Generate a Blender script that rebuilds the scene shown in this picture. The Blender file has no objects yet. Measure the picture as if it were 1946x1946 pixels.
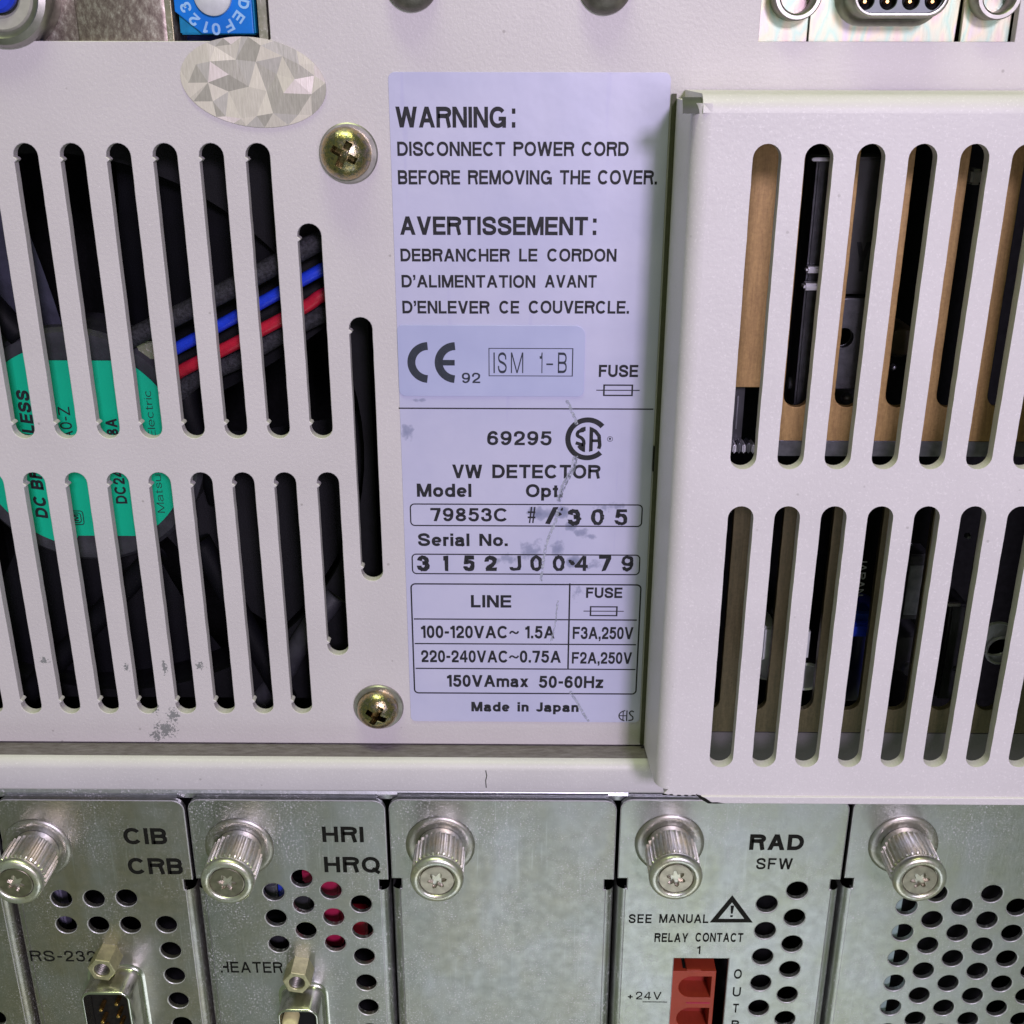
import bpy, bmesh, math, random
from mathutils import Vector, Matrix, noise as mnoise

random.seed(7)
S = 0.001                       # everything below is written in millimetres
sc = bpy.context.scene
COL = sc.collection

# ------------------------------------------------------------------ camera
FPX, H = 2189.0, 166.0          # focal length in photo pixels, distance to the panel (mm)
PITCH, YAW, ROLL = math.radians(21.6), math.radians(0.42), math.radians(0.1)
Rc = (Matrix.Rotation(YAW, 3, 'Z') @ Matrix.Rotation(math.radians(90) - PITCH, 3, 'X') @ Matrix.Rotation(ROLL, 3, 'Z'))
CAM = Vector((0, -H, 0))
cam_d = bpy.data.cameras.new("camera")
cam = bpy.data.objects.new("camera", cam_d)
COL.objects.link(cam)
cam.matrix_world = Matrix.Translation(CAM * S) @ Rc.to_4x4()
cam_d.sensor_width = 36
cam_d.lens = 36 * FPX / 1946
cam_d.clip_start, cam_d.clip_end = 0.002, 50
sc.camera = cam

# ------------------------------------------------------------------ light
world = bpy.data.worlds.new("World")
sc.world = world
world.use_nodes = True
wb = world.node_tree.nodes["Background"]
wb.inputs[0].default_value = (0.45, 0.56, 0.34, 1)
wb.inputs[1].default_value = 0.30

def area(name, pos, target, sx, sy, power, color):
    l = bpy.data.lights.new(name, 'AREA')
    l.shape = 'RECTANGLE'
    l.size, l.size_y = sx * S, sy * S
    l.energy, l.color = power, color
    o = bpy.data.objects.new(name, l)
    COL.objects.link(o)
    o.location = Vector(pos) * S
    o.rotation_euler = (Vector(target) - Vector(pos)).to_track_quat('-Z', 'Y').to_euler()
    return o

area("key_lamp", (150, -620, 190), (5, 0, -50), 80, 80, 2.6, (1.0, 0.86, 1.13))
area("ceiling_lamp", (-60, -150, 620), (0, 0, -50), 420, 100, 2.6, (0.86, 1.0, 0.50))
area("side_fill", (150, -430, -10), (30, 0, -60), 170, 150, .36, (1.0, 0.87, 1.12))  # unseen fill added to brighten the right side and the label top
area("low_front_fill", (80, -420, -540), (20, 0, -130), 360, 160, 0.34, (0.90, 0.95, 1.0))  # unseen fill added for reflections on the zinc modules

sc.view_settings.view_transform = 'Standard'
sc.view_settings.look = 'None'
sc.view_settings.exposure = -0.06
sc.view_settings.gamma = 1.0
sc.cycles.max_bounces = 6

# ------------------------------------------------------------------ helpers
def at(px, py, d=0.0):
    """photo pixel -> point (mm) on the upright plane that stands d in front of the panel"""
    v = Rc @ Vector(((px - 973) / FPX, (973 - py) / FPX, -1))
    return CAM + v * ((H - d) / v.y)

def X(px, py, d=0.0): return at(px, py, d).x
def Z(px, py, d=0.0): return at(px, py, d).z

def xz(px, py, d=0.0):
    p = at(px, py, d)
    return (p.x, p.z)

def link(name, data, parent=None, origin=None):
    """data is in mm world coordinates; it is moved to its own origin and scaled to metres"""
    if origin is None:
        xs = [v.co for v in data.vertices]
        origin = Vector((sum(c.x for c in xs), sum(c.y for c in xs), sum(c.z for c in xs))) / max(1, len(xs))
    origin = Vector(origin)
    data.transform(Matrix.Scale(S, 4) @ Matrix.Translation(-origin))
    data.update()
    o = bpy.data.objects.new(name, data)
    COL.objects.link(o)
    o["org"] = tuple(origin)
    if parent is not None:
        o.parent = parent
        o.location = (origin - Vector(parent["org"])) * S
    else:
        o.location = origin * S
    return o

def empty(name, origin):
    o = bpy.data.objects.new(name, None)
    COL.objects.link(o)
    o.empty_display_size = 0.005
    o["org"] = tuple(origin)
    o.location = Vector(origin) * S
    return o

def tag(o, label=None, cat=None, group=None, kind=None):
    if label: o["label"] = label
    if cat: o["category"] = cat
    if group: o["group"] = group
    if kind: o["kind"] = kind
    return o

def copy_tree(src, parent=None, move=None):
    c = src.copy()
    COL.objects.link(c)
    if parent is not None:
        c.parent = parent
    if move is not None:
        c.location = src.location + Vector(move) * S
        c["org"] = tuple(Vector(src["org"]) + Vector(move))
    for ch in list(src.children):
        copy_tree(ch, c)
    return c

def setmat(me, mat):
    me.materials.clear()
    me.materials.append(mat)
    return me

def me_from(verts, faces, mat=None, smooth=False):
    me = bpy.data.meshes.new("mesh")
    me.from_pydata([tuple(v) for v in verts], [], faces)
    if mat: me.materials.append(mat)
    if smooth:
        for p in me.polygons: p.use_smooth = True
    me.update()
    return me

def bm_me(bm, mat=None, smooth=False, angle=35):
    me = bpy.data.meshes.new("mesh")
    bmesh.ops.recalc_face_normals(bm, faces=bm.faces)
    bm.to_mesh(me)
    bm.free()
    if mat: me.materials.append(mat)
    if smooth:
        for p in me.polygons: p.use_smooth = True
        me.set_sharp_from_angle(angle=math.radians(angle))
    return me

ROTX = Matrix.Rotation(math.radians(90), 4, 'X')

def plate(outer, holes=(), d=0.0, thick=1.0, bevel=0.0, mat=None, res=2):
    """sheet in the upright plane: outline and holes as (x, z) lists, front face at depth d"""
    cu = bpy.data.curves.new("outline", 'CURVE')
    cu.dimensions = '2D'
    cu.fill_mode = 'BOTH'
    cu.extrude = max(thick / 2 - bevel, 0.0)
    cu.bevel_depth = bevel
    cu.bevel_resolution = res
    cu.offset = -bevel
    for loop in [outer] + list(holes):
        sp = cu.splines.new('POLY')
        sp.points.add(len(loop) - 1)
        for i, p in enumerate(loop):
            sp.points[i].co = (p[0], p[1], 0, 1)
        sp.use_cyclic_u = True
    ob = bpy.data.objects.new("outline", cu)
    COL.objects.link(ob)
    bpy.context.view_layer.update()
    dg = bpy.context.evaluated_depsgraph_get()
    me = bpy.data.meshes.new_from_object(ob.evaluated_get(dg))
    bpy.data.objects.remove(ob)
    bpy.data.curves.remove(cu)
    me.transform(Matrix.Translation((0, -(d - thick / 2), 0)) @ ROTX)
    for p in me.polygons: p.use_smooth = False
    if mat: setmat(me, mat)
    return me

def join(mes, mats=None):
    """several meshes (mm) into one"""
    bm = bmesh.new()
    out_mats = []
    for me in mes:
        base = len(bm.faces)
        bm.from_mesh(me)
        bm.faces.ensure_lookup_table()
        ms = list(me.materials) or [None]
        for m in ms:
            if m not in out_mats: out_mats.append(m)
        for f in bm.faces[base:]: f.material_index = out_mats.index(ms[min(f.material_index, len(ms) - 1)])
    r = bpy.data.meshes.new("mesh")
    bm.to_mesh(r)
    bm.free()
    for m in out_mats: r.materials.append(m)
    return r

def roundrect(x0, z0, x1, z1, r, n=6):
    """r may be one number or four (bl, br, tr, tl)"""
    rs = r if isinstance(r, (tuple, list)) else (r,) * 4
    pts = []
    for (cx, cz, a, rr) in ((x0 + rs[0], z0 + rs[0], 180, rs[0]), (x1 - rs[1], z0 + rs[1], 270, rs[1]),
                            (x1 - rs[2], z1 - rs[2], 0, rs[2]), (x0 + rs[3], z1 - rs[3], 90, rs[3])):
        if rr <= 0:
            pts.append((cx, cz)); continue
        for i in range(n + 1):
            t = math.radians(a + 90 * i / n)
            pts.append((cx + rr * math.cos(t), cz + rr * math.sin(t)))
    return pts

def circle(cx, cz, r, n=28, ry=None):
    ry = ry or r
    return [(cx + r * math.cos(2 * math.pi * i / n), cz + ry * math.sin(2 * math.pi * i / n)) for i in range(n)]

def slot(cx, z0, z1, w, burr=0.0, n=10, side=-1):
    """upright round-ended slot; burr leaves the small punching nibs on one side"""
    r = w / 2
    pts = [(cx + r * math.cos(math.pi * i / n), z1 - r + r * math.sin(math.pi * i / n)) for i in range(n + 1)]
    def edge(xs, za, zb):
        k = max(2, int(abs(zb - za) / 1.6))
        return [(xs + random.uniform(-.018, .018) * w / 3, za + (zb - za) * i / k) for i in range(1, k)]
    L, R = edge(cx - r, z1 - r, z0 + r), edge(cx + r, z0 + r, z1 - r)
    if burr:
        def nib(z): return [(cx - r, z + .38), (cx - r + burr * .7, z + .22), (cx - r + burr, z), (cx - r + burr * .55, z - .2), (cx - r, z - .34)]
        L = nib(z1 - r - .5) + L[1:-1] + nib(z0 + r + .55)
    pts += L
    pts += [(cx + r * math.cos(math.pi + math.pi * i / n), z0 + r + r * math.sin(math.pi + math.pi * i / n)) for i in range(n + 1)]
    pts += R
    return pts

def lathe(profile, cx, cz, mat=None, segs=40, teeth=None, smooth=True, angle=40):
    """profile [(radius, depth)]; the axis points out of the panel. teeth=(count, amount, i0, i1) knurls rows i0..i1"""
    verts, faces = [], []
    for i, (r, d) in enumerate(profile):
        for k in range(segs):
            a = 2 * math.pi * k / segs
            rr = r
            if teeth and teeth[2] <= i <= teeth[3]:
                rr = r * (1 - teeth[1] / (1 + math.exp(-7 * math.cos(teeth[0] * a))))
            verts.append((cx + rr * math.cos(a), -d, cz + rr * math.sin(a)))
    for i in range(len(profile) - 1):
        for k in range(segs):
            a, b = i * segs + k, i * segs + (k + 1) % segs
            faces.append((a, b, b + segs, a + segs))
    if profile[-1][0] > 1e-6: faces.append(tuple(range((len(profile) - 1) * segs, len(profile) * segs)))
    bm = bmesh.new()
    vs = [bm.verts.new(v) for v in verts]
    for f in faces: bm.faces.new([vs[i] for i in f])
    bmesh.ops.remove_doubles(bm, verts=bm.verts, dist=1e-5)
    return bm_me(bm, mat, smooth, angle)

def box(x0, x1, z0, z1, d0, d1, mat=None, bevel=0.0):
    bm = bmesh.new()
    bmesh.ops.create_cube(bm, size=1)
    for v in bm.verts:
        v.co = Vector(((x0 + x1) / 2 + v.co.x * (x1 - x0), -(d0 + d1) / 2 + v.co.y * abs(d1 - d0), (z0 + z1) / 2 + v.co.z * (z1 - z0)))
    if bevel:
        bmesh.ops.bevel(bm, geom=bm.edges[:], offset=bevel, segments=2, affect='EDGES')
    return bm_me(bm, mat)

def prism(profile, x0, x1, mat=None, axis='x', smooth=True, angle=25):
    """open or closed cross-section swept straight. axis x: profile is [(d, z)], swept x0..x1; axis z: profile is [(x, d)], swept z x0..x1"""
    verts, faces = [], []
    n = len(profile)
    for e in (x0, x1):
        for a, b in profile:
            verts.append((e, -a, b) if axis == 'x' else (a, -b, e))
    for i in range(n - 1):
        faces.append((i, i + 1, n + i + 1, n + i))
    me = me_from(verts, faces, mat, smooth)
    if smooth: me.set_sharp_from_angle(angle=math.radians(angle))
    return me

def tube(pts, r, mat=None, segs=12, caps=True):
    """round cable through the points (mm)"""
    P = []
    n = len(pts)
    for i in range(n - 1):
        p0, p1, p2, p3 = (Vector(pts[max(i - 1, 0)]), Vector(pts[i]), Vector(pts[i + 1]), Vector(pts[min(i + 2, n - 1)]))
        for k in range(8):
            t = k / 8
            P.append(0.5 * ((2 * p1) + (p2 - p0) * t + (2 * p0 - 5 * p1 + 4 * p2 - p3) * t * t + (3 * p1 - p0 - 3 * p2 + p3) * t ** 3))
    P.append(Vector(pts[-1]))
    verts, faces = [], []
    up = Vector((0.1, 1, 0.05)).normalized()
    for i, p in enumerate(P):
        t = (P[min(i + 1, len(P) - 1)] - P[max(i - 1, 0)]).normalized()
        a = t.cross(up).normalized()
        b = a.cross(t).normalized()
        for k in range(segs):
            an = 2 * math.pi * k / segs
            verts.append(p + a * r * math.cos(an) + b * r * math.sin(an))
    for i in range(len(P) - 1):
        for k in range(segs):
            q = (k + 1) % segs
            faces.append((i * segs + k, i * segs + q, (i + 1) * segs + q, (i + 1) * segs + k))
    if caps:
        faces.append(tuple(range(segs)))
        faces.append(tuple(range((len(P) - 1) * segs, len(P) * segs)))
    return me_from(verts, faces, mat, True)
# ------------------------------------------------------------------ drawn lettering (flat print)
def ribbon(pts, t):
    out, n = [], len(pts)
    offs = []
    for i in range(n):
        a = Vector(pts[max(i - 1, 0)]); b = Vector(pts[i]); c = Vector(pts[min(i + 1, n - 1)])
        d1 = (b - a) if (b - a).length > 1e-9 else (c - b)
        d2 = (c - b) if (c - b).length > 1e-9 else (b - a)
        d1.normalize(); d2.normalize()
        n1, n2 = Vector((-d1.y, d1.x)), Vector((-d2.y, d2.x))
        m = n1 + n2
        m = m.normalized() if m.length > 1e-6 else n1
        k = max(m.dot(n1), 0.45)
        offs.append(m * (t / 2) / k)
    for i in range(n - 1):
        p, q = Vector(pts[i]), Vector(pts[i + 1])
        out.append([tuple(p + offs[i]), tuple(q + offs[i + 1]), tuple(q - offs[i + 1]), tuple(p - offs[i])])
    return out

def cat_rom(pts, k=4):
    P, n = [], len(pts)
    for i in range(n - 1):
        p0, p1, p2, p3 = (Vector(pts[max(i - 1, 0)]), Vector(pts[i]), Vector(pts[i + 1]), Vector(pts[min(i + 2, n - 1)]))
        for j in range(k):
            t = j / k
            P.append(tuple(0.5 * ((2 * p1) + (p2 - p0) * t + (2 * p0 - 5 * p1 + 4 * p2 - p3) * t * t + (3 * p1 - p0 - 3 * p2 + p3) * t ** 3)))
    P.append(tuple(pts[-1]))
    return P

def sarc(cx, cy, rx, ry, a0, a1, n=18, e=2.35):
    """superellipse arc, squarer than a circle"""
    P = []
    for i in range(n + 1):
        a = math.radians(a0 + (a1 - a0) * i / n)
        c, s = math.cos(a), math.sin(a)
        P.append((cx + rx * math.copysign(abs(c) ** (2 / e), c), cy + ry * math.copysign(abs(s) ** (2 / e), s)))
    return P

def glyph(ch, t):
    """-> (advance width without side bearing, polygons) for cap height 1 and stroke t"""
    h = t / 2
    P = []
    def rect(x0, y0, x1, y1): P.append([(x0, y0), (x1, y0), (x1, y1), (x0, y1)])
    def V_(x, y0=0, y1=1): rect(x, y0, x + t, y1)
    def H_(x0, x1, y): rect(x0, y, x1, y + t * .92)
    def D_(x0, y0, x1, y1, w=None):
        w = w or t * 1.1
        P.append([(x0, y0), (x0 + w, y0), (x1 + w, y1), (x1, y1)])
    def R_(pts): P.extend(ribbon(pts, t))
    def box_(W, pts, y0=0, y1=1): return [(h + u * (W - t), y0 + h + v * (y1 - y0 - t)) for u, v in pts]
    wd = t * 1.1
    if ch == 'A':
        W = .96; D_(0, 0, W / 2 - wd / 2, 1); D_(W - wd, 0, W / 2 - wd / 2, 1); H_(W * .22, W * .78, .24)
    elif ch in 'BPR':
        W = .84 if ch != 'R' else .87
        V_(0)
        yb = .5 if ch == 'B' else .45
        r = (1 - yb - h * .0) / 2
        top = [(h, 1 - h), (W * .55, 1 - h)] + sarc(W * .55, (1 - h + yb + (h if ch != 'B' else 0)) / 2, W * (.40 if ch == 'B' else .45) - h + .02, (1 - h - yb - (h if ch != 'B' else 0)) / 2, 90, -90, 12) + [(h, yb + (h if ch != 'B' else 0))]
        R_(top)
        if ch == 'B': R_([(h, yb), (W * .55, yb)] + sarc(W * .55, (yb + h) / 2, W * .45 - h, (yb - h) / 2, 90, -90, 12) + [(h, h)])
        if ch == 'R': R_(cat_rom([(W * .5, yb + h), (W * .72, yb + h - .04), (W * .82 - h * .3, yb - .12), (W - h - .03, .12), (W - h, 0)]))
    elif ch in 'CGOQ':
        W = .98 if ch != 'C' else .95
        if ch in 'OQ': a0, a1 = 0, 360
        elif ch == 'C': a0, a1 = 38, 322
        else: a0, a1 = 38, 335
        R_(sarc(W / 2, .5, W / 2 - h, .5 - h + .01, a0, a1, 36, 2.15))
        if ch == 'G': V_(W - t, 0, .5); H_(W * .55, W, .5 - t * .92 + .03)
        if ch == 'Q': R_([(W * .58, .26), (W * .97, -.03)])
    elif ch == 'D':
        W = .90; V_(0); R_([(h, 1 - h), (W * .45, 1 - h)] + sarc(W * .45, .5, W * .55 - h, .5 - h, 90, -90, 20, 2.1) + [(h, h)])
    elif ch == 'E': W = .78; V_(0); H_(0, W, 1 - t * .92); H_(0, W, 0); H_(0, W * .94, .5 - t * .42)
    elif ch == 'F': W = .74; V_(0); H_(0, W, 1 - t * .92); H_(0, W * .90, .48 - t * .3)
    elif ch == 'H': W = .86; V_(0); V_(W - t); H_(0, W, .5 - t * .42)
    elif ch == 'h_broken': W = .86; V_(W - t); P.append([(.3, .42), (W, .5 - t * .5), (W, .5 + t * .6), (.3, .62)]); rect(.08, 0, .08 + t, t)
    elif ch == 'I': W = t; V_(0)
    elif ch == 'J': W = .62; R_([(W - h, 1), (W - h, .32)] + sarc(W / 2, .30, W / 2 - h, .30 - h, 0, -170, 12))
    elif ch == 'L': W = .70; V_(0); H_(0, W, 0)
    elif ch == 'M': W = 1.02; V_(0); V_(W - t); D_(t * .1, 1, W / 2 - wd / 2, 0); D_(W - t * .1 - wd, 1, W / 2 - wd / 2, 0)
    elif ch == 'N': W = .86; V_(0); V_(W - t); D_(0, 1, W - wd, 0)
    elif ch == 'S': W = .86; R_(cat_rom(box_(W, [(.97, .68), (.93, .88), (.72, .99), (.5, 1.01), (.25, .98), (.05, .87), (.05, .70), (.20, .58), (.5, .51), (.80, .43), (1, .29), (.96, .11), (.75, .01), (.5, -.01), (.24, .01), (.05, .12), (0, .33)])))
    elif ch == 'T': W = .82; V_(W / 2 - h); H_(0, W, 1 - t * .92)
    elif ch == 'U': W = .85; R_([(h, 1), (h, .36)] + sarc(W / 2, .36, W / 2 - h, .36 - h + .01, 180, 360, 16, 2.1) + [(W - h, 1)])
    elif ch == 'V': W = .90; D_(0, 1, W / 2 - wd / 2, 0); D_(W - wd, 1, W / 2 - wd / 2, 0)
    elif ch == 'W':
        W = 1.28; q = W * .27
        D_(0, 1, q - wd / 2, 0); D_(W / 2 - wd / 2, 1, q - wd / 2, 0); D_(W / 2 - wd / 2, 1, W - q - wd / 2, 0); D_(W - wd, 1, W - q - wd / 2, 0)
    elif ch == 'Z': W = .80; H_(0, W, 0); H_(0, W, 1 - t * .92); D_(0, t * .6, W - wd * 1.2, 1 - t * .6, wd * 1.2)
    elif ch == 'Y': W = .88; V_(W / 2 - h, 0, .42); D_(0, 1, W / 2 - wd / 2, .36); D_(W - wd, 1, W / 2 - wd / 2, .36)
    elif ch == '0': W = .68; R_(sarc(W / 2, .5, W / 2 - h, .5 - h + .01, 0, 360, 30, 2.3))
    elif ch == '1': W = .42; V_(W - t); H_(.02, W - t * .5, .70); P.append([(W - t, 1), (W - t * 1.0, .82), (W - t * 1.25, .70 + t * .92), (W - t * 1.5, .70 + t * .92)])
    elif ch == '2': W = .70; R_(cat_rom(box_(W, [(.0, .64), (.05, .88), (.28, 1), (.5, 1.01), (.76, .98), (.98, .84), (.98, .67), (.88, .50), (.58, .34), (.25, .19), (.06, .0)]))); H_(t * .2, W, 0)
    elif ch == '3':
        W = .70
        R_(cat_rom(box_(W, [(.02, .72), (.10, .92), (.30, 1), (.5, 1.01), (.76, .97), (.92, .85), (.90, .66), (.72, .56), (.40, .54)])))
        R_(cat_rom(box_(W, [(.45, .54), (.78, .52), (1, .38), (1, .22), (.88, .05), (.62, -.01), (.40, -.01), (.18, .03), (.03, .14), (0, .30)])))
    elif ch == '4': W = .74; V_(W * .70 - h, 0, 1); H_(0, W, .22); P.append([(0, .22), (t * 1.15, .24 + t * .8), (W * .70 - h + .02, 1 - t * .7), (W * .70 - h + .02, 1), (W * .70 - h, 1), (0, .22 + t)])
    elif ch == '5':
        W = .70; H_(.10, W - .04, 1 - t * .92)
        P.append([(.10, 1), (.10 + t * .95, 1), (.04 + t * .95, .46), (.04, .46)])
        R_(cat_rom(box_(W, [(.04, .50), (.22, .62), (.46, .66), (.76, .62), (.99, .46), (1, .30), (.90, .09), (.66, -.01), (.42, -.01), (.18, .04), (.02, .16), (0, .26)])))
    elif ch in '69':
        W = .70; Q = []
        n0 = len(P)
        R_(sarc(W / 2, .33, W / 2 - h, .33 - h + .01, 0, 360, 26, 2.2))
        R_(cat_rom(box_(W, [(.95, .78), (.86, .94), (.60, 1.01), (.34, .97), (.10, .80), (0, .52), (0, .30)])))
        if ch == '9':
            for i in range(n0, len(P)): P[i] = [(W - x, 1 - y) for x, y in P[i]]
    elif ch == '7': W = .68; H_(0, W, 1 - t * .92); P.append([(W - t * 1.2, 1 - t * .9), (W, 1 - t * .9), (W * .34 + t * 1.1, 0), (W * .34 - t * .1, 0)]) if t < .16 else P.append([(W - t * 1.2, 1 - t * .9), (W, 1 - t * .9), (W * .5 + t * .4, 0), (W * .5 - t * .7, 0)])
    elif ch == '8':
        W = .70; R_(sarc(W / 2, .74, W / 2 - h - .04, .26 - h + .01, 0, 360, 22, 2.1)); R_(sarc(W / 2, .275, W / 2 - h, .275 - h + .005, 0, 360, 24, 2.1))
    elif ch == '-': W = .40; H_(0.02, W, .36)
    elif ch == '+': W = .5; H_(0, W, .36 - t / 2); V_(W / 2 - h, .12, .62)
    elif ch == '.': W = t * 1.05; rect(0, 0, W, t * 1.05)
    elif ch == ',': W = t * 1.05; rect(0, 0, W, t * 1.05); P.append([(W * .45, 0), (W, 0), (W * .9, -.12), (W * .15, -.2), (W * .15, -.13)])
    elif ch == ':': W = t * 1.05; rect(0, 0, W, t * 1.05); rect(0, .68 - t, W, .68)
    elif ch == "'": W = t * 1.05; rect(0, 1 - t, W, 1); P.append([(W * .45, 1 - t), (W, 1 - t), (W * .85, 1 - t * 1.9), (W * .1, 1 - t * 2.2), (W * .1, 1 - t * 1.8)])
    elif ch == '!': W = t * 1.3; P.append([(0, 1), (W, 1), (W * .75, .30), (W * .25, .30)]); rect(W * .15, 0, W * .85, .17)
    elif ch == '~': W = .72; R_(cat_rom([(.02, .36), (.12, .50), (.26, .52), (.46, .40), (.60, .42), (.70, .56)]))
    elif ch == '/': W = .78; D_(0, 0, W - wd, 1)
    elif ch == '#': W = .66; D_(.10, 0, .26, 1); D_(.38, 0, .54, 1); H_(0, W, .62); H_(0, W, .30)
    elif ch in 'adeopqnmrhultiscxz':
        x = .73
        if ch in 'dop':
            W = .72; R_(sarc(W / 2, x / 2, W / 2 - h, x / 2 - h + .01, 0, 360, 24, 2.2))
            if ch == 'd': V_(W - t, 0, 1)
            if ch == 'p': V_(0, -.27, x)
        elif ch == 'e': W = .70; R_(sarc(W / 2, x / 2, W / 2 - h, x / 2 - h + .01, 0, 320, 24, 2.2)); rect(t * .5, x / 2 - t * .4, W - t * .3, x / 2 + t * .4)
        elif ch == 'c': W = .66; R_(sarc(W / 2, x / 2, W / 2 - h, x / 2 - h + .01, 40, 320, 24, 2.2))
        elif ch == 'a':
            W = .70; R_([(.06, x - .20)] + sarc(W / 2 - .02, x - .22, W / 2 - h - .04, .22 - h + .01, 150, 0, 12) + [(W - h - .06, .12), (W - h + .01, 0)])
            R_(cat_rom([(W - h - .06, .44), (.40, .41), (.14, .33), (h, .19), (.16, h), (.38, h - .01), (.56, .13), (W - h - .06, .28)]))
        elif ch in 'nhm':
            W = .66 if ch != 'm' else 1.06; V_(0, 0, x if ch != 'h' else 1)
            ar = [(0, W)] if ch != 'm' else [(0, W / 2 + h), (W / 2 - h, W)]
            for a, b in ar: R_([(a + h, .44)] + sarc((a + b) / 2, x - .25, (b - a) / 2 - h, .25 - h + .01, 180, 0, 14, 2.3) + [(b - h, 0)])
        elif ch == 'u': W = .66; V_(W - t, 0, x); R_([(h, x), (h, .26)] + sarc(W / 2, .25, W / 2 - h, .25 - h + .01, 180, 360, 12))
        elif ch == 'r': W = .40; V_(0, 0, x); R_(cat_rom([(h, .42), (.16, .60), (W, x - h)]))
        elif ch == 'l': W = t; V_(0)
        elif ch == 'i': W = t; V_(0, 0, x); rect(0, 1 - t * .9, t, 1)
        elif ch == 't': W = .38; V_(.10, .08, .92); H_(0, W, x - t * .9); H_(.10, W, 0)
        elif ch == 's': W = .62; R_(cat_rom(box_(W, [(.95, .70), (.75, .97), (.5, 1), (.2, .95), (.06, .76), (.3, .58), (.7, .46), (.97, .26), (.76, .03), (.5, 0), (.2, .04), (0, .32)], 0, x)))
        elif ch == 'x': W = .70; D_(0, 0, W - wd * 1.1, x, wd * 1.1); D_(0, x, W - wd * 1.1, 0, wd * 1.1)
        elif ch == 'z': W = .64; H_(0, W, 0); H_(0, W, x - t * .92); D_(0, t * .5, W - wd * 1.3, x - t * .5, wd * 1.3)
    else:
        W = .4
    return W, P

def text_polys(s, t, gap=.13, space=.42):
    """-> (width, polygons) for cap height 1"""
    x, out = 0.0, []
    chars = ['h_broken' if c == '\x01' else c for c in s]
    for i, c in enumerate(chars):
        if c == ' ':
            x += space; continue
        W, P = glyph(c, t)
        for p in P: out.append([(a + x, b) for a, b in p])
        x += W + gap
    return x - gap, out

BOLD = 1.34
class Print:
    """collects flat printed marks on an upright plane at depth d; build() links them as one part"""
    def __init__(self, d): self.d, self.v, self.f, self.k = d, [], [], 0
    def poly(self, pts):
        b = len(self.v)
        dd = self.d + (self.k % 5) * .0025
        self.k += 1
        self.v += [(x, -dd, z) for x, z in pts]
        self.f.append(tuple(range(b, b + len(pts))))
    def rect(self, x0, z0, x1, z1): self.poly([(x0, z0), (x1, z0), (x1, z1), (x0, z1)])
    def path(self, pts, w):
        for q in ribbon(pts, w): self.poly(q)
    def text(self, s, x0, x1, ytop, ybase, t=.17, gap=.13, space=.42, slant=0.0, jitter=0.0):
        """letters fitted between photo columns x0..x1, cap top row ytop, baseline row ybase"""
        X0, X1 = X((x0), ybase, self.d), X(x1, ybase, self.d)
        z0, z1 = Z((x0 + x1) / 2, ybase, self.d), Z((x0 + x1) / 2, ytop, self.d)
        self.text_world(s, X0, z0, X1 - X0, z1 - z0, t, gap, space, slant, jitter)
    def text_world(self, s, X0, z0, wid, hei, t=.17, gap=.13, space=.42, slant=0.0, jitter=0.0, rot=0.0):
        W, P = text_polys(s, t, gap, space)
        q_ = (wid / W) / hei
        t = min(t * BOLD * (1 + 1 / q_) / 2, .30 if (jitter or len(s) == 1) else (.205 if t < .16 else (.215 if t < .2 else .24)))
        W, P = text_polys(s, t, gap, space)
        kx = wid / W
        ca, sa = math.cos(rot), math.sin(rot)
        for p in P:
            q = []
            for a, b in p:
                if jitter:
                    nv = mnoise.noise_vector(Vector((a * 9 + X0 * 3, b * 9, 1.7)))
                    a += nv.x * jitter * 2.2; b += nv.y * jitter * 2.2
                u, w = (a + slant * b) * kx, b * hei
                q.append((X0 + u * ca - w * sa, z0 + u * sa + w * ca))
            self.poly(q)
    def build(self, name, mat, parent):
        me = me_from(self.v, self.f, mat)
        return link(name, me, parent)
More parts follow.
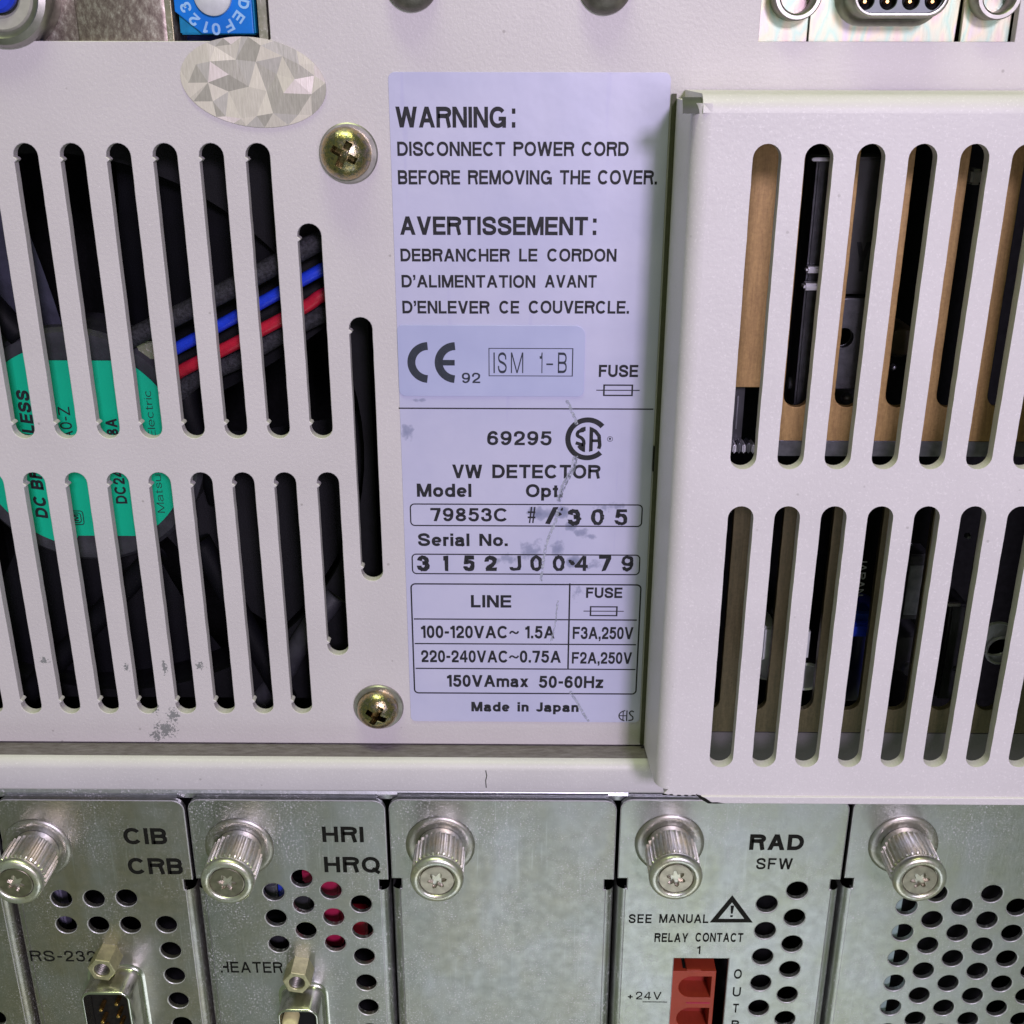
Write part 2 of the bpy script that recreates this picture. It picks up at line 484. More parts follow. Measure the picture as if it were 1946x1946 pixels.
# ------------------------------------------------------------------ materials
class NT:
    def __init__(self, name):
        self.m = bpy.data.materials.new(name)
        self.m.use_nodes = True
        self.t = self.m.node_tree
        self.b = self.t.nodes["Principled BSDF"]
        self.co = self.t.nodes.new("ShaderNodeTexCoord")
        self.mp = self.t.nodes.new("ShaderNodeMapping")
        self.mp.inputs['Scale'].default_value = (1000, 1000, 1000)      # metres -> millimetres
        self.l(self.co.outputs['Object'], self.mp.inputs[0])
    def l(self, a, b): self.t.links.new(a, b)
    def n(self, kind, **kw):
        nd = self.t.nodes.new(kind)
        for k, v in kw.items(): setattr(nd, k, v)
        return nd
    def vec(self, scale=(1, 1, 1), loc=(0, 0, 0), rot=(0, 0, 0)):
        m = self.n("ShaderNodeMapping")
        m.inputs['Scale'].default_value = scale
        m.inputs['Location'].default_value = loc
        m.inputs['Rotation'].default_value = rot
        self.l(self.mp.outputs[0], m.inputs[0])
        return m.outputs[0]
    def noise(self, scale, detail=2, rough=.5, vec=None, out=0):
        nd = self.n("ShaderNodeTexNoise")
        nd.inputs['Scale'].default_value = scale
        nd.inputs['Detail'].default_value = detail
        nd.inputs['Roughness'].default_value = rough
        self.l(vec or self.mp.outputs[0], nd.inputs['Vector'])
        return nd.outputs[out]
    def voro(self, scale, out='Color', vec=None, feature='F1'):
        nd = self.n("ShaderNodeTexVoronoi", feature=feature)
        nd.inputs['Scale'].default_value = scale
        self.l(vec or self.mp.outputs[0], nd.inputs['Vector'])
        return nd.outputs[out]
    def ramp(self, x, stops):
        nd = self.n("ShaderNodeValToRGB")
        e = nd.color_ramp.elements
        e[0].position, e[0].color = stops[0][0], self.c(stops[0][1])
        e[1].position, e[1].color = stops[-1][0], self.c(stops[-1][1])
        for p, c in stops[1:-1]:
            q = e.new(p); q.color = self.c(c)
        self.l(x, nd.inputs[0])
        return nd.outputs[0]
    def c(self, c): return (c, c, c, 1) if isinstance(c, (int, float)) else tuple(c) + (1,)
    def mix(self, fac, a, b, mode='MIX'):
        nd = self.n("ShaderNodeMix", data_type='RGBA', blend_type=mode)
        if isinstance(fac, (int, float)): nd.inputs[0].default_value = fac
        else: self.l(fac, nd.inputs[0])
        for s, v in ((6, a), (7, b)):
            if isinstance(v, (int, float, tuple, list)): nd.inputs[s].default_value = self.c(v)
            else: self.l(v, nd.inputs[s])
        return nd.outputs[2]
    def math(self, op, a, b=None, clamp=False):
        nd = self.n("ShaderNodeMath", operation=op, use_clamp=clamp)
        for s, v in ((0, a), (1, b)):
            if v is None: continue
            if isinstance(v, (int, float)): nd.inputs[s].default_value = v
            else: self.l(v, nd.inputs[s])
        return nd.outputs[0]
    def blob(self, x, z, r, rz=None, feather=.5):
        """soft patch centred at (x, z) mm in the object's own frame"""
        rz = rz or r
        v = self.vec((1 / r, 0.0, 1 / rz), (-x / r, 0, -z / rz))
        ln = self.n("ShaderNodeVectorMath", operation='LENGTH')
        self.l(v, ln.inputs[0])
        return self.math('SUBTRACT', 1.0, ln.outputs['Value'])
    def bump(self, h, dist, strength=1.0, base=None):
        nd = self.n("ShaderNodeBump")
        nd.inputs['Strength'].default_value = strength
        nd.inputs['Distance'].default_value = dist
        self.l(h, nd.inputs['Height'])
        if base: self.l(base, nd.inputs['Normal'])
        self.l(nd.outputs[0], self.b.inputs['Normal'])
        return nd.outputs[0]
    def set(self, **kw):
        names = dict(col='Base Color', rough='Roughness', metal='Metallic', spec='Specular IOR Level', coat='Coat Weight', trans='Transmission Weight', sheen='Sheen Weight', aniso='Anisotropic', tint='Specular Tint')
        for k, v in kw.items():
            s = self.b.inputs[names[k]]
            if isinstance(v, (int, float)): s.default_value = self.c(v) if k == 'col' else v
            elif isinstance(v, (tuple, list)): s.default_value = self.c(v)
            else: self.l(v, s)
        return self.m

def simple(name, col, rough=.5, metal=0.0, spec=.5, var=.12, scale=.8, bump=0.0, bscale=4.0):
    k = NT(name)
    c2 = tuple(min(1, c * (1 + var)) for c in col)
    c1 = tuple(c * (1 - var) for c in col)
    f = k.ramp(k.noise(scale, 4), [(.3, 0.0), (.7, 1.0)])
    k.set(col=k.mix(f, c1, c2), rough=rough, metal=metal, spec=spec)
    if bump: k.bump(k.noise(bscale, 3), bump * S)
    return k.m

def painted(name, col, chips=(), grain=.03, gscale=2.0, dirt=.4):
    """sprayed grey enamel: fine orange peel, faint dust, small dark specks and (x, z, r) chips"""
    k = NT(name)
    base = k.mix(k.ramp(k.noise(.06, 3), [(.35, 0.0), (.65, 1.0)]), tuple(c * .965 for c in col), tuple(min(1, c * 1.03) for c in col))
    fine = k.noise(gscale * 2.1, 2, .6)
    base = k.mix(k.ramp(fine, [(.58, 0.0), (.72, .8)]), base, tuple(min(1, c * 1.2) for c in col))
    sp = k.ramp(k.voro(.22, 'Distance'), [(0.03, 1.0), (.06, 0.0)])
    base = k.mix(k.math('MULTIPLY', sp, dirt * .9), base, (.13, .11, .10))
    sm = k.ramp(k.noise(.45, 6, .7), [(.64, 0.0), (.78, 1.0)])
    base = k.mix(k.math('MULTIPLY', sm, dirt * .3), base, tuple(c * .66 for c in col))
    m = None
    for (x, z, r, rz) in chips:
        b = k.blob(x, z, r, rz)
        m = b if m is None else k.math('MAXIMUM', m, b)
    if m is not None:
        n_ = k.noise(2.1, 4, .62)
        v = k.math('ADD', k.math('MULTIPLY', m, .30), n_)
        f = k.ramp(v, [(.66, 0.0), (.675, 1.0)])
        gate = k.ramp(m, [(.02, 0.0), (.10, 1.0)])
        f = k.math('MULTIPLY', f, gate)
        base = k.mix(f, base, (.24, .24, .25))
    k.set(col=base, rough=.46, spec=.45)
    h = k.math('ADD', k.noise(gscale, 2, .5), k.math('MULTIPLY', k.noise(gscale * 3, 1, .5), .3))
    k.bump(h, grain * S)
    return k.m

def zinc(name, tone=(.41, .405, .375), warm=(.44, .40, .31), dust=0.3, rough=.36, streak=True):
    """yellow-passivated zinc sheet: olive to grey clouds, fine drawn grain, dusty salt specks"""
    k = NT(name)
    f = k.ramp(k.noise(.075, 5, .6), [(.36, 0.0), (.66, 1.0)])
    c = k.mix(f, tone, warm)
    f2 = k.ramp(k.noise(.9, 5, .65), [(.35, 0.0), (.7, 1.0)])
    c = k.mix(k.math('MULTIPLY', f2, .32), c, tuple(t * .62 for t in tone))
    st = k.ramp(k.noise(1.6, 2, .5, k.vec((1.3, 1, .035), (0, 0, 0), (0, .04, 0))), [(.62, 0.0), (.70, .30)])
    c = k.mix(st, c, (.66, .68, .70))
    cold = k.ramp(k.noise(.11, 3, .5, k.vec((1, 1, .5), (31, 7, 11))), [(.5, 0.0), (.75, 1.0)])
    c = k.mix(k.math('MULTIPLY', cold, .5), c, (.56, .58, .66))
    sp = k.ramp(k.noise(2.6, 4, .75), [(.555, 0.0), (.62, 1.0)])
    reg = k.ramp(k.noise(.12, 4, .65, k.vec((1, 1, 1), (4, 9, 2))), [(.42, 0.05), (.62, 1.0)])
    d = k.math('MULTIPLY', k.math('MULTIPLY', sp, reg), dust * 2.2, clamp=True)
    c = k.mix(d, c, (.74, .73, .76))
    r = k.math('ADD', k.math('MULTIPLY', k.noise(.5, 4), .22), rough - .1)
    k.set(col=c, rough=k.math('ADD', r, k.math('MULTIPLY', d, .3)), metal=k.math('SUBTRACT', .92, k.math('MULTIPLY', d, .7)))
    h = k.noise(2.5, 3, .6, k.vec((1, 1, .25) if streak else (1, 1, 1)))
    k.bump(h, .012 * S)
    return k.m

M = {}
BEIGE = (.595, .555, .578)
M['paint_cover'] = painted('painted sheet cover', (.650, .610, .645), grain=.036, gscale=1.6, dirt=.35)
M['rail'] = painted('painted rail', (.60, .57, .60), grain=.03, gscale=1.9, dirt=.35)
M['zinc'] = zinc('zinc sheet')
M['zinc_dust'] = zinc('dusty zinc sheet', (.41, .425, .42), (.43, .425, .375), .7)
M['zinc_light'] = zinc('pale zinc sheet', (.54, .56, .57), (.48, .50, .42), .4)
M['zinc_bright'] = zinc('bright zinc lip', (.58, .60, .64), (.54, .56, .56), .5, .36)
M['chrome_yellow'] = zinc('yellow chromate', (.66, .62, .50), (.72, .60, .36), .15, .30)

def knob_mat():
    k = NT('plated thumbscrew')
    f = k.ramp(k.noise(.35, 3), [(.35, 0.0), (.68, 1.0)])
    c = k.mix(f, (.74, .75, .73), (.78, .73, .58))
    g_ = k.ramp(k.noise(1.4, 5, .7), [(.5, 0.0), (.7, .6)])
    c = k.mix(g_, c, (.34, .33, .28))
    k.set(col=c, rough=.34, metal=.9)
    k.bump(k.noise(3, 3), .012 * S)
    return k.m
M['knob'] = knob_mat()

def gold_mat():
    k = NT('iridescent gold screw')
    f = k.noise(1.1, 5, .65)
    c = k.ramp(f, [(.30, (.20, .18, .13)), (.45, (.52, .40, .20)), (.55, (.26, .26, .18)), (.64, (.50, .38, .34)), (.8, (.32, .29, .26))])
    k.set(col=c, rough=.24, metal=1.0)
    k.bump(k.noise(1.7, 4, .6), .07 * S)
    return k.m
M['gold'] = gold_mat()
M['recess_shade'] = simple('screw recess shade', (.20, .16, .08), .25, 1.0, var=.3, scale=2)  # darker gold puts the shade of the cross recess into colour
M['washer'] = simple('steel washer', (.42, .40, .38), .38, .9, var=.2)
M['dark_screw'] = simple('dull grey screw head', (.17, .16, .14), .42, .7, var=.25, bump=.02)
M['socket'] = simple('socket metal', (.40, .36, .30), .3, .95, var=.2)
M['black'] = simple('black moulded plastic', (.004, .004, .006), .6, 0, .25, .3, .4, .02)
M['blade'] = simple('grey black fan plastic', (.003, .003, .005), .6, 0, .15, .25, .25, .02)
M['void'] = simple('interior shade black', (.007, .007, .008), .8, 0, .1, .3)  # near-black colour stands in for the unlit interior
M['grey_plastic'] = simple('dark grey plastic', (.036, .036, .044), .45, 0, .5, .25, .5, .02)
M['sleeve'] = simple('charcoal sleeving', (.030, .030, .036), .7, 0, .3, .6, 2.2, .12, 5)
M['blue_wire'] = simple('blue wire insulation', (.012, .045, .60), .35, 0, .5, .15)
M['red_wire'] = simple('red wire insulation', (.46, .012, .035), .35, 0, .5, .15)
M['green'] = simple('green paper label', (.0, .50, .28), .5, 0, .4, .06, .1)
M['ink'] = simple('black print', (.018, .018, .024), .6, 0, .3, .3, 1.0)
M['ink_blue'] = simple('dark blue print', (.030, .036, .055), .6, 0, .3, .2, 1.0)
M['ink_thin'] = simple('faded black print', (.055, .055, .05), .7, 0, .3, .5, 2.0)
M['ink_zinc'] = simple('screened black ink', (.008, .008, .006), .7, 0, .2, .5, 2.0)
M['copper'] = None
def copper_mat(name, a, b, metal=.45, rough=.5):
    k = NT(name)
    v = k.vec((2.6, 2.6, .22))
    c = k.mix(k.ramp(k.math('ADD', k.math('MULTIPLY', k.noise(1.0, 6, .7, v), .6), k.math('MULTIPLY', k.noise(2.2, 4, .7), .4)), [(.36, 0.0), (.64, 1.0)]), a, b)
    sp = k.ramp(k.voro(.45, 'Distance'), [(.02, 1.0), (.06, 0.0)])
    c = k.mix(k.math('MULTIPLY', sp, .6), c, tuple(t * .35 for t in a))
    k.set(col=c, rough=rough, metal=metal)
    k.bump(k.noise(2, 3, .5, v), .01 * S)
    return k.m
M['copper'] = copper_mat('copper toned plate', (.30, .18, .070), (.50, .32, .125), .25)
M['olive'] = copper_mat('olive chromate plate', (.065, .056, .028), (.125, .10, .052), .4, .45)
M['edge_olive'] = simple('dark olive edge', (.075, .075, .045), .6, .3)
M['blue_part'] = simple('blue switch body', (.0, .17, .68), .36, 0, .5, .10, .3, .01)
M['blue_deep'] = simple('deep blue plastic', (.0, .03, .30), .4, 0, .5, .2)
M['blue_pale'] = simple('pale blue lettering', (.30, .52, .85), .5, 0, .4, .1)
M['teal'] = simple('teal blue base', (.0, .22, .45), .4, 0, .5, .2)
M['white_plastic'] = simple('white plastic', (.62, .63, .66), .45, 0, .5, .08)
M['red_conn'] = simple('orange red connector', (.34, .042, .018), .45, 0, .5, .1, .3, .015)
M['red_dark'] = simple('brick red connector side', (.30, .030, .022), .5, 0, .5, .15, .3, .02)
M['pink_part'] = simple('crimson component', (.42, .015, .075), .5, 0, .4, .12)
M['gold_pin'] = simple('gold contact', (.85, .50, .18), .25, 1.0, var=.1)
M['shell'] = simple('tin plated connector shell', (.66, .66, .62), .24, 1.0, var=.15, scale=.5, bump=.02, bscale=.8)
M['shell_grey'] = simple('matt nickel shell', (.36, .35, .32), .36, .9, var=.12)
M['insert'] = simple('lavender grey insert', (.26, .27, .34), .5, 0, .5, .08)
M['brass_hex'] = simple('brassy hex standoff', (.60, .56, .36), .38, .8, .5, .15, 1.2, .02)
M['cream'] = simple('cream contact block', (.72, .66, .34), .5, 0, .5, .1)
M['sink'] = simple('dark anodised metal', (.085, .085, .105), .35, .3, .6, .3, .7, .03)
M['rim_highlight'] = simple('painted rim highlight', (.74, .74, .76), .38, .45, .6, .1)  # pale bevel colour paints a highlight round the rims
M['bright_rib'] = simple('bright folded metal', (.70, .70, .76), .35, .25, .6, .08)  # pale base colour carries the highlights of the heat sink ribs
M['tin'] = simple('grey aluminium', (.24, .24, .28), .34, .8, var=.3, scale=.6, bump=.03)
M['green_board'] = simple('green circuit board', (.01, .05, .03), .5, 0, .5, .3)

def iridescent():
    k = NT('iridescent zinc tab')
    f = k.noise(.22, 2, .4, k.vec((1.6, 1, .6)))
    c = k.ramp(f, [(.30, (.90, .55, .62)), (.42, (.92, .88, .60)), (.5, (.55, .85, .65)), (.6, (.95, .85, .55)), (.72, (.70, .60, .95))])
    d = k.ramp(k.noise(1.6, 4, .7), [(.62, 0.0), (.74, 1.0)])
    k.set(col=k.mix(.45, k.mix(k.math('MULTIPLY', d, .35), c, (.45, .38, .34)), (.3, .3, .3)), rough=.42, metal=.35)
    k.bump(k.noise(1.5, 3, .6, k.vec((2.2, 1, .3))), .02 * S)
    return k.m
M['irid'] = iridescent()
def scratched_zinc():
    k = NT('scuffed brown zinc')
    v = k.vec((1.2, 1.2, .7), (0, 0, 0), (0, math.radians(-35), 0))
    c = k.ramp(k.noise(1.3, 6, .75, v), [(.32, (.16, .12, .11)), (.5, (.30, .25, .22)), (.62, (.50, .46, .40)), (.72, (.75, .72, .66))])
    k.set(col=c, rough=.38, metal=.75)
    return k.m
M['scuffed'] = scratched_zinc()

def label_paper():
    k = NT('silver lavender label')
    c = k.mix(k.ramp(k.noise(.05, 3), [(.35, 0.0), (.65, 1.0)]), (.485, .480, .695), (.550, .535, .735))
    c = k.mix(k.math('MULTIPLY', k.ramp(k.noise(.35, 5, .6), [(.45, 0.0), (.8, 1.0)]), .18), c, (.42, .42, .62))
    # ink smudges around the stamped numbers: a soft core broken up by noise
    m = None
    for (px, py, rx, rz, s) in STAINS:
        x, z = X(px, py), Z(px, py)
        b = k.math('MULTIPLY', k.blob(x - LORG[0], z - LORG[2], rx, rz), s)
        m = b if m is None else k.math('MAXIMUM', m, b)
    v = k.math('ADD', m, k.math('MULTIPLY', k.math('SUBTRACT', k.noise(.55, 5, .6), .5), 1.5))
    f = k.ramp(v, [(.30, 0.0), (.50, .55), (.95, .85)])
    gate = k.ramp(m, [(0.0, 0.0), (.10, 1.0)])
    c = k.mix(k.math('MULTIPLY', f, gate), c, (.17, .19, .33))
    # dull vertical handling marks
    w = k.ramp(k.noise(1.0, 3, .5, k.vec((.5, 1, .035), (3, 0, 0))), [(.66, 0.0), (.74, .22)])
    c = k.mix(w, c, (.40, .38, .68))
    k.set(col=c, rough=.36, spec=.6, metal=.05)
    k.bump(k.noise(.16, 3, .5), .10 * S)
    return k.m

def sticker_paper():
    k = NT('blue grey sticker')
    c = k.mix(k.ramp(k.noise(.12, 3), [(.35, 0.0), (.65, 1.0)]), (.40, .42, .66), (.44, .46, .70))
    k.set(col=c, rough=.35, spec=.5)
    k.bump(k.noise(.2, 2), .05 * S)
    return k.m
M['sticker'] = sticker_paper()

def scratch_mat():
    k = NT('rubbed grey scratch')
    c = k.ramp(k.noise(1.2, 5, .7), [(.35, (.30, .32, .42)), (.55, (.48, .50, .60)), (.7, (.66, .68, .78))])
    k.set(col=c, rough=.6)
    k.b.inputs['Alpha'].default_value = 1.0
    a = k.ramp(k.noise(2.6, 4, .7, k.vec((1, 1, .6))), [(.40, 0.0), (.60, .85)])
    k.l(a, k.b.inputs['Alpha'])
    return k.m
M['scratch'] = scratch_mat()

def foil():
    k = NT('crumpled silver foil facets')
    return k.m
# ------------------------------------------------------------------ enclosure behind everything
DC = 18.0            # how far the slotted cover stands out
DM = -4.0            # front face of the plug-in modules
DR = -8.0            # painted rail between panel and modules
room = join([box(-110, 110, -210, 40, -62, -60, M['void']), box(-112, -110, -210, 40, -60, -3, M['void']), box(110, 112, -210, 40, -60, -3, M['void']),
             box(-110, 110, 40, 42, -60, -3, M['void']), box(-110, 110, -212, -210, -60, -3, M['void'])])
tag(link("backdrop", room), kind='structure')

# ------------------------------------------------------------------ fan panel with the label
chips_px = [(315, 1385, 2.9, 2.6), (298, 1398, 1.8, 1.6), (330, 1360, 1.6, 2.2), (313, 1268, .9, 2.0), (380, 1265, 1.3, 1.2), (240, 1268, .8, 1.3), (84, 1255, 1.3, 1.0), (295, 1345, 1.0, 2.0)]
PORG = Vector((0, 0, -50))
chips = [(X(a, b) - PORG.x, Z(a, b) - PORG.z, r, rz) for a, b, r, rz in chips_px]
M['paint'] = painted('painted rear panel', BEIGE, chips, grain=.045, gscale=1.9, dirt=.45)

pw = 3.42
holes = []
def lslot(xt, yt, xb, yb, w=pw):
    a, b = at(xt, yt + 20), at(xb, yb - 20)
    holes.append(slot((a.x + b.x) / 2, Z(xb, yb), Z(xt, yt), w, .42))
up = [(47 - 87.66 * 2 + 87.66 * k, 272, 125.5 - 81.4 * 2 + 81.4 * k, 833) for k in range(0, 8)]
for k, q in enumerate(up):
    lslot(*q)
lslot(583.5, 425, 614, 833)
lslot(683, 603, 709, 1104)
for k in range(-2, 7):
    lslot(62 + 79.9 * k, 898, 134.6 + 73.1 * k, 1356)
lslot(621.8, 898, 643, 1245)
zt = 30
x510 = X(513, 60)
zc = Z(300, 78)
xr = 96
zb = Z(700, 1413)
# outline with the connector openings cut into the top edge
xo, zo = X(1310, 1200), Z(1600, 197)
outer = [(-100, zb), (xo, zb), (xo, zo), (xr, zo), (xr, zt), (X(1931, 60), zt), (X(1931, 60), Z(1700, 79)), (X(1443, 60), Z(1700, 79)), (X(1443, 60), zt),
         (x510, zt), (x510, zc + .3), (x510 - .3, zc), (-100, zc)]
panel = link("rear_panel", plate(outer, holes, 0, 1.6, .12, M['paint']), None, PORG)
tag(panel, "pale grey painted sheet panel with rows of upright ventilation slots on its left half", "panel")

# panel screws: washer and recessed head
def cross_head(r, hgt, mat, d0):
    prof = [(0, d0 - .3), (r * .98, d0 - .3), (r, d0 + .25)]
    for i in range(1, 9):
        a = math.radians(90 * i / 8)
        prof.append((r * math.cos(a) + (0 if i < 8 else .0), d0 + .25 + hgt * math.sin(a)))
    prof[-1] = (0.0, d0 + .25 + hgt)
    me = lathe(prof, 0, 0, mat, 48)
    ob = bpy.data.objects.new("head", me); COL.objects.link(ob)
    arms = []
    bm = bmesh.new()
    for ang in (28, 118):
        bm2 = bmesh.new()
        bmesh.ops.create_cube(bm2, size=1)
        for v in bm2.verts:
            tap = .62 if v.co.y > 0 else 1.0
            v.co = Vector((v.co.x * r * 1.25 * tap, -(d0 + hgt * .55 + .8) + v.co.y * 3.4, v.co.z * r * .33 * tap))
        bmesh.ops.rotate(bm2, verts=bm2.verts, cent=(0, 0, 0), matrix=Matrix.Rotation(math.radians(ang), 3, 'Y'))
        t_ = bpy.data.meshes.new("t"); bm2.to_mesh(t_); bm2.free(); t_.materials.append(M['recess_shade']); arms.append(t_)
    cuts = []
    for t_ in arms:
        c = bpy.data.objects.new("cut", t_); COL.objects.link(c); cuts.append(c)
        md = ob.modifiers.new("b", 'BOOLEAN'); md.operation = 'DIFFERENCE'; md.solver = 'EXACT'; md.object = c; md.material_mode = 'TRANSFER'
    bpy.context.view_layer.update()
    res = bpy.data.meshes.new_from_object(ob.evaluated_get(bpy.context.evaluated_depsgraph_get()))
    for c in cuts + [ob]: bpy.data.objects.remove(c)
    for p in res.polygons: p.use_smooth = True
    res.set_sharp_from_angle(angle=math.radians(32))
    return res

def panel_screw(px, py, rw, rh, off):
    c = at(px, py)
    w = link("screw", lathe([(rw, 0.0), (rw, .35), (rw - .18, .55), (rw * .5, .6)], c.x, c.z, M['washer'], 48), panel, (c.x, 0, c.z))
    me = cross_head(rh, 2.5, M['gold'], .55)
    me.transform(Matrix.Translation((c.x + off[0], 0, c.z + off[1])))
    link("head", me, w)
    # conical socket floor glinting inside the cross
    link("socket", lathe([(rh * .62, .9), (rh * .30, .75), (0, 1.35)], c.x + off[0], c.z + off[1], M['gold'], 20), w)
    return w
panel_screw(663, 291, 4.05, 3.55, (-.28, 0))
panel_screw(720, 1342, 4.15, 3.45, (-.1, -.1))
for px, py, r in ((783, -32, 3.45), (1151, -27, 3.5)):
    c = at(px, py)
    prof = [(r, 0), (r * 1.0, .5)] + [(r * math.cos(math.radians(a)), .5 + 1.9 * math.sin(math.radians(a))) for a in range(15, 90, 15)] + [(0, 2.4)]
    w = link("screw", lathe(prof, c.x, c.z, M['dark_screw'], 40), panel, (c.x, 0, c.z))

# ------------------------------------------------------------------ warning label
LX0, LX1 = (X(731, 160) + X(786, 1350)) / 2, (X(1272, 160) + X(1218, 1350)) / 2
LZ0, LZ1 = Z(1000, 1371), Z(1000, 137)
LORG = Vector(((LX0 + LX1) / 2, -.05, (LZ0 + LZ1) / 2))
STAINS = [(1025, 975, 3.0, 1.7, 1.0), (1068, 972, 1.8, 1.5, 1.25), (1150, 962, 4.5, 1.3, .7), (1085, 1000, 1.5, 1.2, 1.0), (1105, 1012, 2.0, 1.4, .8),
          (1010, 1045, 2.6, 2.9, .85), (1060, 1042, 1.7, 2.2, .85), (965, 1062, 3.6, 1.6, .65), (1090, 1068, 1.9, 1.6, 1.15), (1128, 1075, 2.2, 1.6, .6),
          (772, 822, 1.6, 1.9, .75), (1118, 1018, 2.2, .9, .6), (790, 760, 3.0, .6, .5), (1095, 1125, 2.0, 3.0, .45)]
M['label'] = label_paper()
lab_me = plate(roundrect(LX0, LZ0, LX1, LZ1, .9), (), .12, .10, .03, M['label'])
label = link("warning_label", lab_me, None, LORG)
tag(label, "tall lavender label printed WARNING and AVERTISSEMENT with the VW detector ratings table", "label")

T = Print(.13)
A = lambda u: 720 + u / 3.331
Ay = lambda v: 130 + v / 3.331
def ta(s, x0, x1, y0, y1, **k): T.text(s, A(x0), A(x1), Ay(y0), Ay(y1), **k)
ta("WARNING", 108, 805, 242, 375, t=.165, gap=.085); ta(":", 842, 864, 196, 375, t=.135)
for s, x0, x1 in (("DISCONNECT", 118, 800), ("POWER", 852, 1235), ("CORD", 1283, 1580)): ta(s, x0, x1, 464, 555, t=.14, gap=.105)
for s, x0, x1 in (("BEFORE", 122, 515), ("REMOVING", 565, 1095), ("THE", 1145, 1338), ("COVER.", 1385, 1760)): ta(s, x0, x1, 644, 735, t=.14, gap=.105)
ta("AVERTISSEMENT", 135, 1322, 938, 1055, t=.165, gap=.09); ta(":", 1353, 1376, 900, 1055, t=.135)
for s, x0, x1 in (("DEBRANCHER", 138, 828), ("LE", 888, 1003), ("CORDON", 1065, 1503)): ta(s, x0, x1, 1141, 1223, t=.145, gap=.11)
for s, x0, x1 in (("D'ALIMENTATION", 145, 990), ("AVANT", 1050, 1378)): ta(s, x0, x1, 1308, 1388, t=.145, gap=.11)
for s, x0, x1 in (("D'ENLEVER", 150, 700), ("CE", 762, 888), ("COUVERCLE.", 948, 1583)): ta(s, x0, x1, 1471, 1552, t=.145, gap=.11)

B = lambda u: 740 + u / 3.578
By = lambda v: 600 + v / 3.578
def tb(s, x0, x1, y0, y1, **k): T.text(s, B(x0), B(x1), By(y0), By(y1), **k)
tb("FUSE", 1423, 1690, 334, 417, t=.165, gap=.11)
def hline(x0, x1, y, w=.2, d=.13):
    z = Z((x0 + x1) / 2, y, d)
    T.rect(X(x0, y, d), z - w / 2, X(x1, y, d), z + w / 2)
def fuse_sym(x0, x1, y0, y1, l0, l1, w=.21):
    a, b, c, e = X(x0, y1, .13), X(x1, y1, .13), Z(x0, y1, .13), Z(x0, y0, .13)
    for p in ((a, c, b, c + w), (a, e - w, b, e), (a, c, a + w * 1.2, e), (b - w * 1.2, c, b, e)): T.rect(*p)
    m = (c + e) / 2
    T.rect(X(l0, y1, .13), m - w * .35, X(l1, y1, .13), m + w * .35)
fuse_sym(B(1452), B(1655), By(467), By(546), B(1405), B(1700))
hline(B(64), B(1795), By(632), .2)
tb("69295", 665, 1102, 785, 880, t=.15, gap=.14)
tb("VW", 428, 632, 1012, 1105, t=.17, gap=.07); tb("DETECTOR", 700, 1432, 1013, 1106, t=.165, gap=.12)
tb("Model", 188, 558, 1142, 1232, t=.18, gap=.11); tb("Opt.", 928, 1178, 1146, 1234, t=.18, gap=.11)
tb("79853C", 280, 808, 1308, 1398, t=.15, gap=.14); tb("#", 940, 992, 1300, 1410, t=.07)
tb("Serial", 195, 545, 1480, 1566, t=.18, gap=.11); tb("No.", 612, 805, 1483, 1566, t=.18, gap=.11)
def rbox(x0, x1, y0, y1, r, w=.2):
    a, b, c, e = X(x0, y1, .13), X(x1, y1, .13), Z(x0, y1, .13), Z(x0, y0, .13)
    o = roundrect(a, c, b, e, r); i = roundrect(a + w, c + w, b - w, e - w, max(r - w, .05))
    for k in range(len(o)):
        j = (k + 1) % len(o)
        T.poly([o[k], o[j], i[j], i[k]])
rbox(B(142), B(1718), By(1276), By(1430), .75)
rbox(B(154), B(1702), By(1617), By(1757), .75)
Cx = lambda u: 760 + u / 3.864
Cy = lambda v: 1000 + v / 3.864
def tc(s, x0, x1, y0, y1, **k): T.text(s, Cx(x0), Cx(x1), Cy(y0), Cy(y1), **k)
rbox(Cx(103), Cx(1738), Cy(418), Cy(1228), .8, .24)
for y, x0, x1 in ((685, 103, 1740), (866, 108, 1735), (1048, 115, 1730)): hline(Cx(x0), Cx(x1), Cy(y), .22)
vx = X(Cx(1241), Cy(730), .13)
T.rect(vx - .13, Z(1080, Cy(1048), .13), vx + .13, Z(1080, Cy(420), .13))
tc("LINE", 522, 818, 506, 597, t=.17, gap=.12)
tc("FUSE", 1366, 1632, 450, 527, t=.16, gap=.11)
fuse_sym(Cx(1393), Cx(1597), Cy(587), Cy(660), Cx(1347), Cx(1642))
tc("100-120VAC", 155, 795, 731, 822, t=.15, gap=.10); tc("~", 805, 872, 731, 822, t=.10); tc("1.5A", 918, 1135, 733, 824, t=.15, gap=.12)
tc("220-240VAC", 157, 797, 912, 1000, t=.15, gap=.10); tc("~", 803, 872, 912, 1000, t=.10); tc("0.75A", 880, 1182, 914, 1002, t=.15, gap=.12)
tc("F3A,250V", 1268, 1712, 740, 829, t=.15, gap=.09); tc("F2A,250V", 1262, 1702, 925, 1010, t=.15, gap=.09)
tc("150VAmax", 345, 943, 1093, 1180, t=.17, gap=.10); tc("50-60Hz", 1020, 1492, 1100, 1188, t=.17, gap=.12)
tc("Made", 525, 805, 1290, 1360, t=.20, gap=.12); tc("in", 863, 945, 1292, 1361, t=.20, gap=.14); tc("Japan", 998, 1312, 1294, 1363, t=.20, gap=.12)
